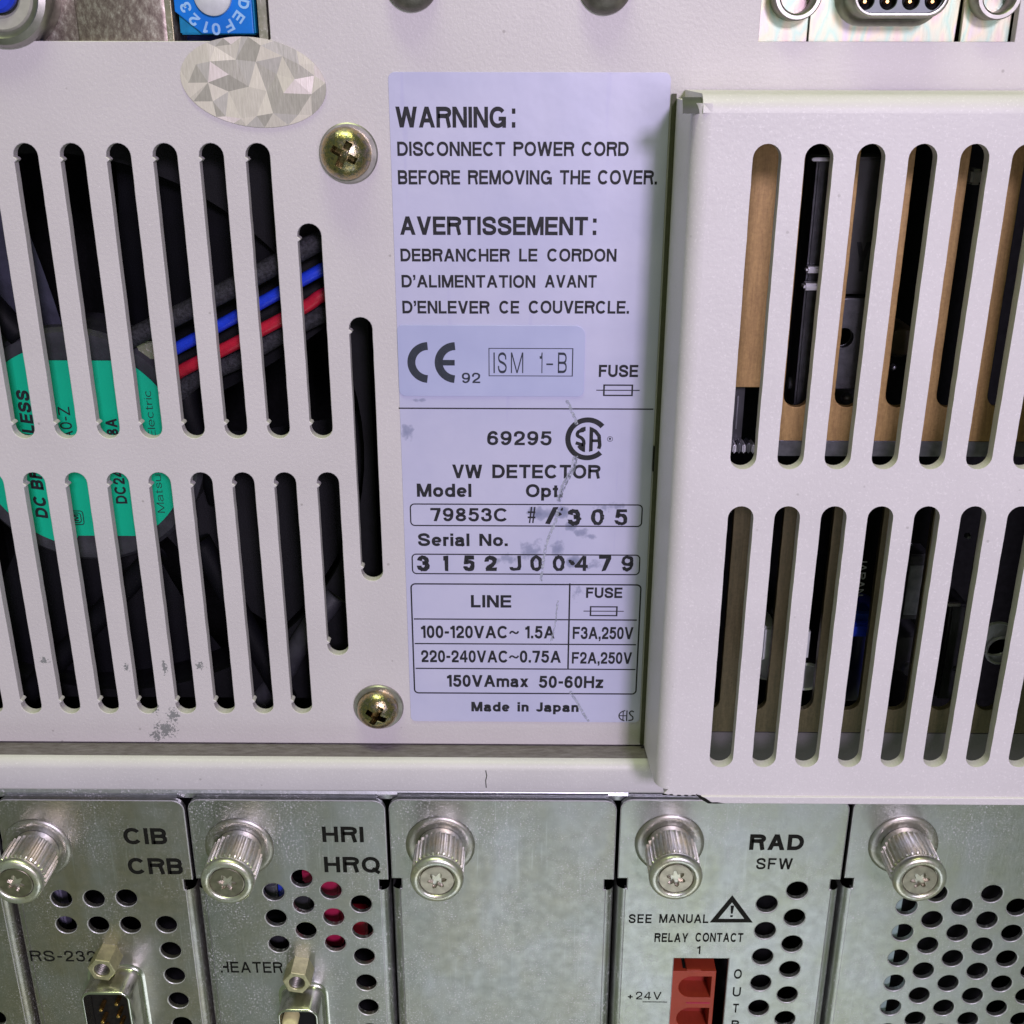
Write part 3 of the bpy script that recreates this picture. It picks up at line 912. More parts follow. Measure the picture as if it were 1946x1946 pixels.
# maker's HS monogram
hx, hz = X(Cx(1668), Cy(1392), .13), Z(Cx(1668), Cy(1392), .13)
T.path([(hx + 1.25 * math.cos(math.radians(a)) - .1, hz + 1.0 * math.sin(math.radians(a))) for a in range(100, 262, 12)], .20)
T.rect(hx - .15, hz - 1.02, hx + .05, hz + 1.02); T.rect(hx - .75, hz - 1.0 + .1, hx - .58, hz + .85); T.rect(hx - 1.25, hz - .09, hx, hz + .09)
T.path(cat_rom([(hx + 1.1, hz + .72), (hx + .75, hz + .92), (hx + .38, hz + .62), (hx + .55, hz + .18), (hx + .95, hz - .22), (hx + .9, hz - .75), (hx + .25, hz - .9)]), .22)
# CSA mark
qx, qz = X(B(1346), By(838), .13), Z(B(1346), By(838), .13)
R1, wq = 3.34, .80
T.path([(qx + (R1 - wq / 2) * math.cos(math.radians(a)), qz + (R1 - wq / 2) * 1.02 * math.sin(math.radians(a))) for a in range(41, 321, 7)], wq)
R2 = 2.32
def inside(pts): T.poly([(qx + a, qz + b) for a, b in pts])
T.path([(qx + a, qz + b) for a, b in cat_rom([(-.55, 1.35), (-1.35, 1.15), (-1.5, .55), (-.85, .12), (-.55, -.35), (-.62, -.9), (-1.75, -.62)])], .52)
inside([(-.30, 1.95), (-.30, 1.25), (-1.5, 1.0), (-1.45, 1.35), (-.9, 1.8)])
inside([(-.30, -2.1), (-.30, -.2), (-.85, -.6), (-1.5, -1.25), (-1.15, -1.7), (-.7, -2.0)])
inside([(.30, -2.05), (.85, -1.9), (.85, 1.75), (.30, 1.95)])
T.path([(qx + .6, qz + 1.55), (qx + 1.2, qz + 1.2), (qx + 1.75, qz + .5), (qx + 1.9, qz - 1.0), (qx + 1.75, qz - 1.55)], .55)
inside([(.7, -.05), (1.9, -.05), (1.9, -.5), (.7, -.5)])
T.path([(qx + 3.42 + .40 * math.cos(math.radians(a)), qz + .0 + .40 * math.sin(math.radians(a))) for a in range(0, 361, 30)], .07)
T.text_world("R", qx + 3.27, qz - .2, .3, .4, t=.2)
T.build("lettering", M['ink'], label)

# stamped numbers, over-inked
T2 = Print(.145)
for ch, cx_ in (("3", 1254), ("0", 1413), ("5", 1572)): T2.text(ch, B(cx_ - 42), B(cx_ + 44), By(1316), By(1424), t=.20 if ch == "3" else .165, jitter=.022)
T2.text("/", B(1058), B(1147), By(1300), By(1415), t=.2, jitter=.03)
for ch, cx_ in (("3", 231), ("1", 384), ("5", 541), ("2", 690), ("J", 856), ("0", 998), ("0", 1151), ("4", 1308), ("7", 1462), ("9", 1616)):
    wv = 18 if ch == "1" else 41
    T2.text(ch, B(cx_ - wv), B(cx_ + wv), By(1632), By(1736), t={'1': .2, '3': .19, '5': .2, '2': .19}.get(ch, .155), jitter=.024)
for px, py, r in ((1063, 977, .5), (1068, 968, .35), (1088, 1070, .55), (1083, 1066, .4), (1095, 1076, .45), (1102, 986, .4)):
    cx_, cz_ = xz(px, py, .14)
    T2.poly([(cx_ + r * random.uniform(.4, 1) * math.cos(k * .7), cz_ + r * random.uniform(.4, 1) * math.sin(k * .7)) for k in range(9)])
T2.build("stamped_number", M['ink'], label)

# long rubbed scratch over the print
sc_pts = [xz(*p) for p in ((1077, 760), (1083, 774), (1090, 790), (1096, 806))]
sc2 = [xz(*p) for p in ((1094, 866), (1090, 885), (1082, 902), (1072, 920), (1066, 935), (1061, 952))]
sc3 = [xz(*p) for p in ((1060, 968), (1057, 985), (1050, 1004), (1042, 1022), (1036, 1042), (1033, 1062), (1030, 1082), (1028, 1104))]
sc4 = [xz(*p) for p in ((1060, 1140), (1057, 1160), (1055, 1185), (1046, 1222))]
sc5 = [xz(*p) for p in ((1083, 1312), (1094, 1330), (1104, 1348), (1118, 1370))]
T3 = Print(.16)
for pts, w in ((sc_pts, .45), (sc2, .75), (sc3, .42), (sc4, .22), (sc5, .45)):
    for j in range(2):
        q = [(a + random.uniform(-.08, .08) + j * .12, b) for a, b in cat_rom(pts)]
        T3.path(q, w * (1 - .35 * j))
T3.build("scratch_mark", M['scratch'], label)

# ------------------------------------------------------------------ CE sticker on the label
SX0, SX1, SZ0, SZ1 = X(757, 690), X(B(1326), 690), Z(900, By(545)), Z(900, By(62))
st = link("rating_sticker", plate(roundrect(SX0, SZ0, SX1, SZ1, (1.0, 1.0, 1.5, .8)), (), .26, .12, .04, M['sticker']), None)
tag(st, "small blue grey sticker with the CE mark and boxed ISM 1-B", "sticker")
E = Print(.27)
def te(s, x0, x1, y0, y1, **k): E.text(s, B(x0), B(x1), By(y0), By(y1), **k)
te("92", 493, 618, 388, 458, t=.13, gap=.16)
te("I", 708, 717, 250, 390, t=.05); te("S", 738, 797, 250, 390, t=.06); te("M", 826, 910, 250, 390, t=.05)
te("1", 1020, 1040, 250, 390, t=.05); te("-", 1064, 1112, 246, 386, t=.06); te("B", 1145, 1205, 250, 390, t=.06)
a, b, c, e = X(B(675), By(412), .27), X(B(1247), By(412), .27), Z(1000, By(412), .27), Z(1000, By(220), .27)
for p in ((a, c, b, c + .12), (a, e - .12, b, e), (a, c, a + .13, e), (b - .16, c, b, e)): E.rect(*p)
def ce_arc(px, flat, w=1.18):
    cx_, cz_, zz = X(B(px), By(458), .27), Z(900, By(320), .27), Z(900, By(180), .27) - Z(900, By(458), .27)
    R = zz / 2
    pts = [(cx_ + (R - w / 2) * math.cos(math.radians(a)), cz_ + (R - w / 2) * math.sin(math.radians(a))) for a in range(91, 270, 7)]
    E.path(pts, w)
    if flat: E.rect(cx_ - R + w * .6, cz_ - .42, cx_ - .12, cz_ + .42)
ce_arc(268, False); ce_arc(452, True)
E.build("lettering", M['ink_blue'], st)

# ------------------------------------------------------------------ oval foil sticker: crumpled into flat facets
def foil_sticker():
    from mathutils.geometry import delaunay_2d_cdt
    cx_, cz_ = X(482, 157), Z(482, 157)
    rx, rz = (X(620, 157) - X(344, 157)) / 2, (Z(480, 71) - Z(480, 242)) / 2
    rnd = random.Random(23)
    pts = [Vector((rx * math.cos(2 * math.pi * i / 72), rz * math.sin(2 * math.pi * i / 72))) for i in range(72)]
    inner = []
    while len(inner) < 26:
        a = (rnd.uniform(-1, 1), rnd.uniform(-1, 1))
        q = Vector((a[0] * rx, a[1] * rz))
        if a[0] ** 2 + a[1] ** 2 < .86 and all((q - w).length > 1.9 for w in inner): inner.append(q)
    # the rim shares a few anchor points so that the facets run out to it in broad wedges
    allp = pts + inner
    r = delaunay_2d_cdt(allp, [(i, (i + 1) % 72) for i in range(72)], [], 1, 1e-5)
    co, _, fs = r[0], r[1], r[2]
    bm = bmesh.new()
    hts = [.20 + (rnd.uniform(-.13, .16) if i >= 72 else 0.0) for i in range(len(co))]
    vs = [bm.verts.new((c.x, -h, c.y)) for c, h in zip(co, hts)]
    # rim wedges take the tone of their innermost corner
    tones = {}
    for f in fs:
        fc_ = bm.faces.new([vs[i] for i in f])
        key = max(f) if sum(1 for i in f if i < 72) >= 2 else tuple(sorted(f))
        if key not in tones: tones[key] = rnd.choice((0, 0, 1, 1, 2, 2, 3, 4))
        fc_.material_index = tones[key]
    rim_ = [bm.verts.new((v.co.x * 1.0, -.02, v.co.z * 1.0)) for v in vs[:72]]
    for i in range(72):
        bm.faces.new([vs[i], vs[(i + 1) % 72], rim_[(i + 1) % 72], rim_[i]])
    me = bpy.data.meshes.new("foil"); bmesh.ops.recalc_face_normals(bm, faces=bm.faces); bm.to_mesh(me); bm.free()
    for j, (c1, c2) in enumerate((((.36, .34, .30), (.44, .42, .37)), ((.56, .52, .46), (.64, .60, .53)), ((.66, .61, .54), (.74, .69, .60)), ((.72, .63, .62), (.82, .73, .73)), ((.46, .44, .41), (.54, .51, .48)))):
        n = NT('silver foil facet %d' % j)
        f = n.ramp(n.noise(1.2, 5, .65, n.vec((2.2, 1, .5))), [(.35, 0.0), (.65, 1.0)])
        n.set(col=n.mix(f, c1, c2), rough=.42, metal=.12, spec=.6)
        n.bump(n.noise(1.4, 3, .5, n.vec((2.6, 1, .35))), .03 * S)
        me.materials.append(n.m)
    me.transform(Matrix.Translation((cx_, 0, cz_)) @ Matrix.Rotation(math.radians(6), 4, 'Y'))
    o = link("foil_sticker", me)
    tag(o, "oval silver foil sticker with crumpled facets, stuck over the panel's top left opening corner", "sticker")
foil_sticker()
# ------------------------------------------------------------------ fan behind the left slots
DF = -9.0
def P3(px, py, d): return tuple(at(px, py, d))
fc = at(150, 855, DF)
fan = empty("cooling_fan", (fc.x, -DF, fc.z))
tag(fan, "black cooling fan with a round green motor label behind the left slots", "fan")
mm = .0865 * 1.0
hub_r = (X(360, 855, DF) - X(-52, 855, DF)) / 2
link("hub", lathe([(hub_r + 2.3, DF - 12), (hub_r + 2.3, DF - 1.2), (hub_r + 1.6, DF - .4), (hub_r + .3, DF - .3), (hub_r - .2, DF - .5), (0, DF - .5)], fc.x, fc.z, M['grey_plastic'], 72), fan)
# green label: a disc with the flats the photo shows at top right and bottom right
ring = []
for i in range(96):
    a = 2 * math.pi * i / 96
    x, z = hub_r * .985 * math.cos(a), hub_r * .985 * math.sin(a)
    ring.append((x, z))
ztop, zbot = Z(150, 686, DF) - fc.z, Z(150, 1019, DF) - fc.z
xa, xb = X(78, 686, DF) - fc.x, X(222, 686, DF) - fc.x
xc, xd = X(140, 1019, DF) - fc.x, X(262, 1019, DF) - fc.x
out = []
for x, z in ring:
    if z > ztop and xa < x < xb: z = ztop
    if z < zbot and xc < x < xd: z = zbot
    out.append((fc.x + x, fc.z + z))
link("motor_label", plate(out, (), DF - .25, .12, 0, M['green']), fan)
G = Print(DF - .23)
def vert_text(s, px, py0, py1, hpx, **k):
    """text running upward: from row py0 (start) to py1 (end), glyph tops to the left"""
    x = X(px + hpx / 2, (py0 + py1) / 2, DF); z0, z1 = Z(px, py0, DF), Z(px, py1, DF)
    hei = X(px + hpx, 855, DF) - X(px, 855, DF)
    G.text_world(s, x, z0, z1 - z0, hei, rot=math.radians(90), **k)
vert_text("DC BRUSHLESS", 60, 986, 744, 24, t=.21, slant=.15)
vert_text("A0-Z", 124, 838, 774, 22, t=.10)
vert_text("DC24V  0.18A", 220, 958, 796, 22, t=.17)
vert_text("Matsushita Electric", 292, 975, 742, 14, t=.08)
# rounded M emblem
ex, ez = X(142, 985, DF), Z(142, 985, DF)
for rr in (1.35, .95):
    o_ = roundrect(ex - rr, ez - rr * .9, ex + rr, ez + rr * .9, .45)
    for k in range(len(o_)):
        G.path([o_[k], o_[(k + 1) % len(o_)]], .16)
G.text_world("M", ex + .55, ez - .6, 1.2, 1.1, t=.14, rot=math.radians(90))
G.build("lettering", M['ink'], fan)
# blades
M['blade_lit'] = simple('lit fan blade plastic', (.055, .055, .085), .45, 0, .4, .3, .3, .02)  # lighter copy of the blade colour, light painted on one blade
for i in range(5):
    a0 = math.radians((93, 20, -55, -128, 163)[i])
    vs, fs = [], []
    for j in range(9):
        a = a0 + math.radians(54) * j / 8
        dd = DF - 3.2 - 7.5 * j / 8
        for k in range(6):
            r = hub_r + 1.2 + (26 - 0) * k / 5
            aa = a + .10 * k / 5
            vs.append((fc.x + r * math.cos(aa), -(dd + .8 * math.sin(k / 5 * 3)), fc.z + r * math.sin(aa)))
    for j in range(8):
        for k in range(5):
            b = j * 6 + k
            fs.append((b, b + 1, b + 7, b + 6))
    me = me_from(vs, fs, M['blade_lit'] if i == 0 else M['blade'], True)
    link("blade", me, fan)
# struts of the fan frame
for (p0, p1) in (((378, 1025), (545, 1330)), ((300, 1050), (-40, 1420)), ((40, 640), (-160, 420))):
    link("strut", tube([P3(*p0, DF - 1.0), P3((p0[0] + p1[0]) / 2, (p0[1] + p1[1]) / 2, DF - 1.2), P3(*p1, DF - 1.5)], 1.9, M['blade'], 14), fan)
fr = plate(roundrect(fc.x - 47, fc.z - 47, fc.x + 47, fc.z + 47, 4), [circle(fc.x, fc.z, 45.5, 72)], DF - 2.5, 10, 0, M['black'])
link("frame", fr, fan)

def cable(name, pts, r, mat, label, cat, d=DF):
    o = link(name, tube([P3(a, b, dd) for a, b, dd in pts], r, mat))
    return tag(o, label, cat)
g_ = "fan supply wires"
tag(cable("wire", [(322, 672, -8.5), (334, 663, -8), (400, 628, -7), (492, 578, -6.5), (612, 512, -6.5), (700, 470, -8)], 0.95, M['blue_wire'], "blue insulated wire running uphill behind the left slots, above the red wire", "wire"), group=g_)
tag(cable("wire", [(322, 722, -14), (350, 702, -8), (453, 650, -6.5), (576, 585, -6.5), (614, 560, -6.5), (700, 520, -8)], 1.0, M['red_wire'], "red insulated wire running uphill behind the left slots, below the blue wire", "wire"), group=g_)
cable("wire_sleeve", [(225, 655, -9), (270, 632, -8), (360, 588, -7), (440, 548, -6.5), (520, 505, -6.5), (640, 440, -8)], 1.5, M['sleeve'], "charcoal fabric sleeve over a wire, running above the blue wire", "sleeve")
cable("wire_sleeve", [(330, 760, -10), (372, 720, -9.5), (455, 682, -9), (540, 632, -9), (625, 590, -9), (700, 560, -10)], 1.45, M['sleeve'], "charcoal fabric sleeve running just under the red wire", "sleeve")
cable("wire_sleeve", [(330, 690, -11), (400, 656, -10.5), (500, 600, -10), (590, 556, -10), (700, 500, -11)], 1.3, M['black'], "black sleeve squeezed between the blue and the red wire", "sleeve")
cable("black_cable", [(350, 700, -12), (356, 760, -11), (372, 815, -11), (400, 880, -12), (420, 950, -13)], 2.2, M['blade'], "thick glossy black cable dropping beside the green motor label", "cable")
cable("black_cable", [(640, 1130, -12), (600, 1180, -11), (560, 1240, -11), (530, 1290, -12), (470, 1350, -13)], 2.0, M['grey_plastic'], "dusty black cable near the lower end of the two rightmost lower slots", "cable")
# contact clip beside the hub
cl = join([box(X(255, 660, DF), X(288, 660, DF), Z(270, 688, DF), Z(270, 652, DF), DF - 3, DF - 1, M['chrome_yellow'], .25)])
tag(link("terminal_clip", cl), "small yellowed metal clip where the fan wires leave the hub", "clip")
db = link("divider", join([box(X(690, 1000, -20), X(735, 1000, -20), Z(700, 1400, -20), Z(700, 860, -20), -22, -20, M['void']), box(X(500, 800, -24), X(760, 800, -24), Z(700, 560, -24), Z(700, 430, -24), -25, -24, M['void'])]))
tag(db, "dark sheet bracket deep behind the long single slot", "bracket")

# ------------------------------------------------------------------ slotted cover on the right
CX0 = (X(1274.5, 320) + X(1226, 1400)) / 2           # outer face of its left wall
CZ1 = Z(1600, 171)                                    # outer face of its top wall
CR, CT = 2.2, 1.75
M['stub'] = simple('dull olive grey metal', (.05, .055, .045), .6, .0)
DCc = DC
CZ0 = Z(1600, 1526, DC)
XR = 95
cover_holes = []
cw = 3.55
def cslot(xt, yt, xb, yb):
    a, b = at(xt, yt + 20, DC), at(xb, yb - 20, DC)
    cover_holes.append(slot((a.x + b.x) / 2, Z(xb, yb, DC), Z(xt, yt, DC), cw, 0, 12))
for k in range(7): cslot(1457.5 + 98.0 * k, 273, 1413.5 + 90.3 * k, 892)
for k in range(8): cslot(1404 + 88.6 * k, 962, 1374.5 + 81.2 * k, 1458)
zcut = Z(1260, 1500, DC)
lip_z = Z(1600, 1513, DC)
front_outline = [(CX0 + CR, CZ1 - CR), (CX0 + CR, zcut + .4), (X(1262, 1506, DC), Z(1262, 1508, DC)), (X(1284, 1511, DC), Z(1284, 1512, DC)),
                 (X(1335, 1513, DC), lip_z), (XR, lip_z), (XR, CZ1 - CR)]
M['c'] = M['paint_cover']
parts = [plate(front_outline, cover_holes, DC, CT, 0, M['paint_cover'])]
def arc(cx_, cy_, r, a0, a1, n=10): return [(cx_ + r * math.cos(math.radians(a0 + (a1 - a0) * i / n)), cy_ + r * math.sin(math.radians(a0 + (a1 - a0) * i / n))) for i in range(n + 1)]
ztopw = Z(1290, 195, DC - CR)
prof = [(CX0, .35)] + arc(CX0 + CR, DC - CR, CR, 180, 90) + [(CX0 + CR, DC - CT)] + arc(CX0 + CR, DC - CR, CR - CT, 90, 180) + [(CX0 + CT, .35), (CX0, .35)]
zlow = Z(1226, 1411)
parts.append(prism(prof, ztopw, zcut, M['paint_cover'], 'z', True))
# the wall's foot runs on a slant: its rear corner hangs lower than its front
ft = []
for xx in (CX0 + .004, CX0 + CT - .004):
    ft += [(xx, -.36, zcut + .05), (xx, -(DC - CR), zcut + .05), (xx, -(DC - CR), zcut - .25), (xx, -.36, zlow)]
parts.append(me_from(ft, [(0, 1, 2, 3), (7, 6, 5, 4), (3, 2, 6, 7), (0, 3, 7, 4), (1, 5, 6, 2)], M['paint_cover']))
from mathutils.geometry import tessellate_polygon
def cap(pts):
    return me_from(pts, [tuple(t) for t in tessellate_polygon([[Vector(p) for p in pts]])], M['paint_cover'])
parts.append(cap([(x, -d, ztopw) for x, d in prof[:-1]]))
parts.append(cap([(x, -d, zcut) for x, d in prof[:-1]]))
capv = [(CX0, -(DC - 3.5), zcut), (CX0 + CR, -(DC), zcut), (CX0 + CR, -(DC - CT), zcut - .3), (CX0 + .6, -(DC - 3), zcut)]
# top wall with its bend
xtop = X(1338, 185, DC)
proft = [(.35, CZ1)] + [(DC - CR + CR * math.sin(math.radians(a)), CZ1 - CR + CR * math.cos(math.radians(a))) for a in range(0, 91, 9)] + [(DC - CT, CZ1 - CR)] + \
        [(DC - CR + (CR - CT) * math.sin(math.radians(a)), CZ1 - CR + (CR - CT) * math.cos(math.radians(a))) for a in range(90, -1, -15)] + [(.35, CZ1 - CT), (.35, CZ1)]
parts.append(prism(proft, xtop, XR, M['paint_cover'], 'x', True))
parts.append(cap([(xtop, -d, z) for d, z in proft[:-1]]))
# corner relief: short inner stub that closes the corner
parts.append(prism([(DC - CR - .2 + (CR - .35) * math.sin(math.radians(a)), CZ1 - CR - .1 + (CR - .35) * math.cos(math.radians(a))) for a in range(0, 91, 15)], X(1300, 185, DC), xtop, M['stub'], 'x'))
parts.append(box(CX0 + .9, xtop, CZ1 - 2.2, CZ1 - 1.0, 1.0, DC - 2.2, M['edge_olive']))
cover = link("slotted_cover", join(parts), None, (CX0, 0, CZ0))
tag(cover, "raised pale grey box cover with two rows of upright slots, on the right", "cover")
# hemmed lip along the bottom, chipped at its left end
zl = CZ0
lx = X(1352, 1524, DC)
lip = plate([(X(1332, 1513, DC), lip_z + .02), (X(1340, 1516, DC), lip_z - .35), (X(1352, 1523, DC), zl + .15), (X(1362, 1523, DC), zl + .18), (X(1374, 1526, DC), zl), (XR, zl), (XR, lip_z + .02)], (), DC + .35, .9, .15, M['paint_cover'])
link("bottom_lip", lip, cover)
chip = plate([(X(1322, 1512, DC), lip_z + .22), (X(1340, 1515, DC), lip_z - .25), (X(1350, 1523, DC), zl + .0), (X(1375, 1521, DC), zl + .35), (X(1378, 1524, DC), zl - .05), (X(1360, 1527, DC), zl - .12), (X(1345, 1526, DC), zl - .1), (X(1330, 1518, DC), lip_z - .5)], (), DC + .2, .3, 0, M['ink_zinc'])
link("chipped_edge", chip, cover, None)
for k in range(5):   # small chips of bare metal along the cut lower edge
    px = 1262 + 14 * k
    c_ = at(px, 1510 + (k > 1) * 1.5, DC + .02)
    link("paint_chip", plate([(c_.x + random.uniform(.2, .5) * math.cos(a), c_.z + .10 * math.sin(a)) for a in (0, .9, 1.8, 2.6, 3.5, 4.4, 5.3)], (), DC + .06, .08, 0, M['ink_zinc']), cover)
# dark olive strip along the left wall's rear edge, beside the label
edge = box(CX0 - .62, CX0 - .02, zlow, ztopw + .6, .22, .75, M['edge_olive'])
link("rear_edge", edge, cover)
nz = Z(1240, 880)
link("notch_shade", box(CX0 - .80, CX0 - .60, Z(1240, 893), Z(1240, 846), .2, .78, M['ink_zinc']), cover)  # black block paints the shade of the gap beside the wall

# ------------------------------------------------------------------ plates behind the cover
def iplate(name, xl, xr_, ztop_, zbot_, slots_, d, mat, label, step=None):
    o = [(xl, zbot_), (xr_, zbot_), (xr_, ztop_), (xl, ztop_)]
    if step: o = [(xl, step[1]), (step[0], step[1]), (step[0], zbot_), (xr_, zbot_), (xr_, ztop_), (xl, ztop_)]
    p = link(name, plate(o, slots_, d, 1.2, .1, mat))
    return tag(p, label, "plate")
D1 = .6
sl = []
for k in range(5):
    a, b = at(1531 + 104.5 * k + 26, 298, D1), at(1491.5 + 97 * k + 24.5, 740, D1)
    sl.append(slot((a.x + b.x) / 2, Z(1515 + 97 * k, 774, D1), Z(1560, 238, D1), 3.85))
cop = iplate("copper_plate", X(1372, 500, D1), 94, Z(1600, 196, D1), Z(1600, 838, D1), sl, D1, M['copper'],
       "copper toned slotted plate behind the upper slots of the right cover", (X(1452, 800, D1), Z(1420, 736, D1)))
fl = link("folded_flange", box(X(1452, 850, D1), 94, Z(1600, 862, D1 - 2), Z(1600, 839, D1), D1 - 4, D1 - .6, M['tin'], .2), cop)
sl = []
for k in range(-1, 7):
    a = at(1390 + 93.5 * k - 25.5, 1063, D1)
    sl.append(slot(a.x, Z(1400 + 90 * k, 1350, D1), Z(1500, 925, D1), 3.95))
iplate("olive_plate", X(1330, 1200, D1), 94, Z(1600, 905, D1), Z(1600, 1392, D1), sl, D1, M['olive'],
       "dark olive slotted plate behind the lower slots of the right cover")

# components that show through the openings
def comp(name, label, cat, me, grp=None): return tag(link(name, me), label, cat, grp)
dd = -2.5
comp("heat_sink", "dull aluminium heat sink with two bright ribs behind the second upper slot", "heat sink",
     join([box(X(1535, 500, dd), X(1572, 500, dd), Z(1550, 780, dd), Z(1550, 300, dd), dd - 6, dd, M['sink'], .3),
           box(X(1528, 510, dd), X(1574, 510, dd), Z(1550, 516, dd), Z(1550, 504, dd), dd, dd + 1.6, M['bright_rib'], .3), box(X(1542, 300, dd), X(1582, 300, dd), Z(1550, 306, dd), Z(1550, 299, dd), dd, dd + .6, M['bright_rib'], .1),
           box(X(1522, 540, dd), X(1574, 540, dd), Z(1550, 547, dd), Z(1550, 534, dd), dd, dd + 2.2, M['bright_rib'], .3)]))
tr = plate(roundrect(X(1590, 640, dd), Z(1600, 740, dd), X(1660, 640, dd), Z(1600, 566, dd), 1), [circle(X(1603, 642, dd), Z(1603, 642, dd), 1.7, 24)], dd, 1.6, .2, M['sink'])
comp("power_transistor", "grey metal transistor tab with a round hole behind the third upper slot", "transistor", tr)
yb = link("relay", box(X(1600, 500, dd), X(1676, 500, dd), Z(1640, 562, dd), Z(1640, 300, dd), dd - 10, dd - 1, M['grey_plastic'], .4))
tag(yb, "dark relay with a black letter Y on its face behind the third upper slot", "relay")
Yp = Print(dd - .95); Yp.text("Y", 1622, 1650, 460, 516, t=.14); Yp.build("lettering", M['ink'], yb)
comp("striped_resistor", "small pale blue resistor with a brown band at the foot of the second upper slot", "resistor",
     join([lathe([(0, 0), (.9, .2), (1.1, 1), (1.1, 3), (.9, 4.2), (0, 4.4)], 0, 0, M['insert'], 16)]))
bpy.data.objects["striped_resistor"].location = Vector(P3(1522, 728, -6)) * S
bpy.data.objects["striped_resistor"].rotation_euler = (0, 0, math.radians(90))
comp("electrolytic_capacitor", "silver topped capacitor at the foot of the third upper slot", "capacitor",
     lathe([(4.2, -24), (4.2, -9), (3.8, -8.4), (3.3, -8.7), (0, -8.9)], X(1600, 745, -9), Z(1600, 745, -9), M['tin'], 32))
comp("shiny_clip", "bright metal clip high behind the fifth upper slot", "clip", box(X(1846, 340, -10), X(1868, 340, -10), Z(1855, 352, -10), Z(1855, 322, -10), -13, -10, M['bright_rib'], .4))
# lower openings
jc = empty("blue_capacitor", P3(1640, 1100, -9)); tag(jc, "tall dark capacitor printed JAPAN behind the fourth lower slot", "capacitor")
cx_, cz0_, cz1_ = X(1640, 1100, -9), Z(1640, 1165, -9), Z(1640, 990, -9)
me = lathe([(0, 0), (4.6, 0), (4.8, .4), (4.8, cz1_ - cz0_ - .6), (4.5, cz1_ - cz0_), (0, cz1_ - cz0_)], 0, 0, simple('navy sleeve', (.006, .008, .045), .3), 40)
me.transform(Matrix.Translation((cx_, 13, cz0_)) @ Matrix.Rotation(math.radians(-90), 4, 'X') @ Matrix.Rotation(math.radians(180), 4, 'X'))
me.transform(Matrix.Translation((0, 0, 0)))
link("can", me, jc)
JP = Print(-8.1)
JP.text_world("JAPAN", X(1634, 1060, -8), Z(1634, 1060, -8), Z(1637, 1060, -8) - Z(1637, 1133, -8), 1.35, t=.13, rot=math.radians(-90)); JP.build("lettering", M['white_plastic'], jc)
comp("blue_trimmer", "bright blue square component under the JAPAN capacitor", "component", join([box(X(1616, 1195, -4), X(1660, 1195, -4), Z(1640, 1212, -4), Z(1640, 1186, -4), -9, -4, M['blue_wire'], .5), box(X(1620, 1175, -5), X(1660, 1175, -5), Z(1640, 1186, -5), Z(1640, 1164, -5), -9, -5.2, M['blue_deep'], .3)]))
gb = link("printed_chip", box(X(1720, 1110, -8), X(1762, 1110, -8), Z(1740, 1178, -8), Z(1740, 1054, -8), -13, -8, M['grey_plastic'], .3))
tag(gb, "grey integrated circuit lying upright behind the fifth lower slot", "chip")
link("label_face", box(X(1724, 1110, -8), X(1758, 1110, -8), Z(1740, 1168, -8), Z(1740, 1074, -8), -8, -7.85, M['tin'], .02), gb)
comp("white_block", "small white plastic block behind the second lower slot", "block", box(X(1448, 1220, -2), X(1474, 1220, -2), Z(1460, 1256, -2), Z(1460, 1192, -2), -8, -2, M['white_plastic'], .4))
comp("white_block", "small white plastic block behind the third lower slot", "block", box(X(1516, 1225, -2), X(1541, 1225, -2), Z(1535, 1264, -2), Z(1535, 1196, -2), -8, -2, M['white_plastic'], .9))
for (px, py, r, lb) in ((1460, 1272, 2.2, "second"), (1535, 1290, 2.4, "third"), (1896, 1218, 3.0, "seventh"), (1905, 1240, 2.4, "seventh, lower one")):
    c_ = at(px, py, -3)
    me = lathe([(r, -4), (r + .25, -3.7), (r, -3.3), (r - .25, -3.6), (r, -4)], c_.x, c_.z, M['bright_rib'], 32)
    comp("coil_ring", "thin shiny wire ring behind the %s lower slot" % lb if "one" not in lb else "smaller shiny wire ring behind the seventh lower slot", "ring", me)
comp("tilted_can", "dark grey slanted component behind the fifth lower slot", "component", lathe([(3.8, -20), (3.8, -9), (3.3, -8.3), (0, -8.3)], X(1722, 1240, -9), Z(1722, 1240, -9), M['grey_plastic'], 28))
comp("metal_button", "small round metal button behind the fifth lower slot, near its foot", "component", lathe([(1.3, -10), (1.3, -8), (.9, -7.4), (0, -7.2)], X(1726, 1272, -8), Z(1726, 1272, -8), M['tin'], 20))
comp("dark_box", "charcoal box with a bright top edge behind the sixth lower slot", "component", join([box(X(1800, 1200, -9), X(1835, 1200, -9), Z(1815, 1330, -9), Z(1815, 1150, -9), -16, -9, M['grey_plastic'], .4), box(X(1800, 1148, -9), X(1826, 1148, -9), Z(1815, 1152, -9), Z(1815, 1146, -9), -9.6, -8.8, M['shell'], .1)]))

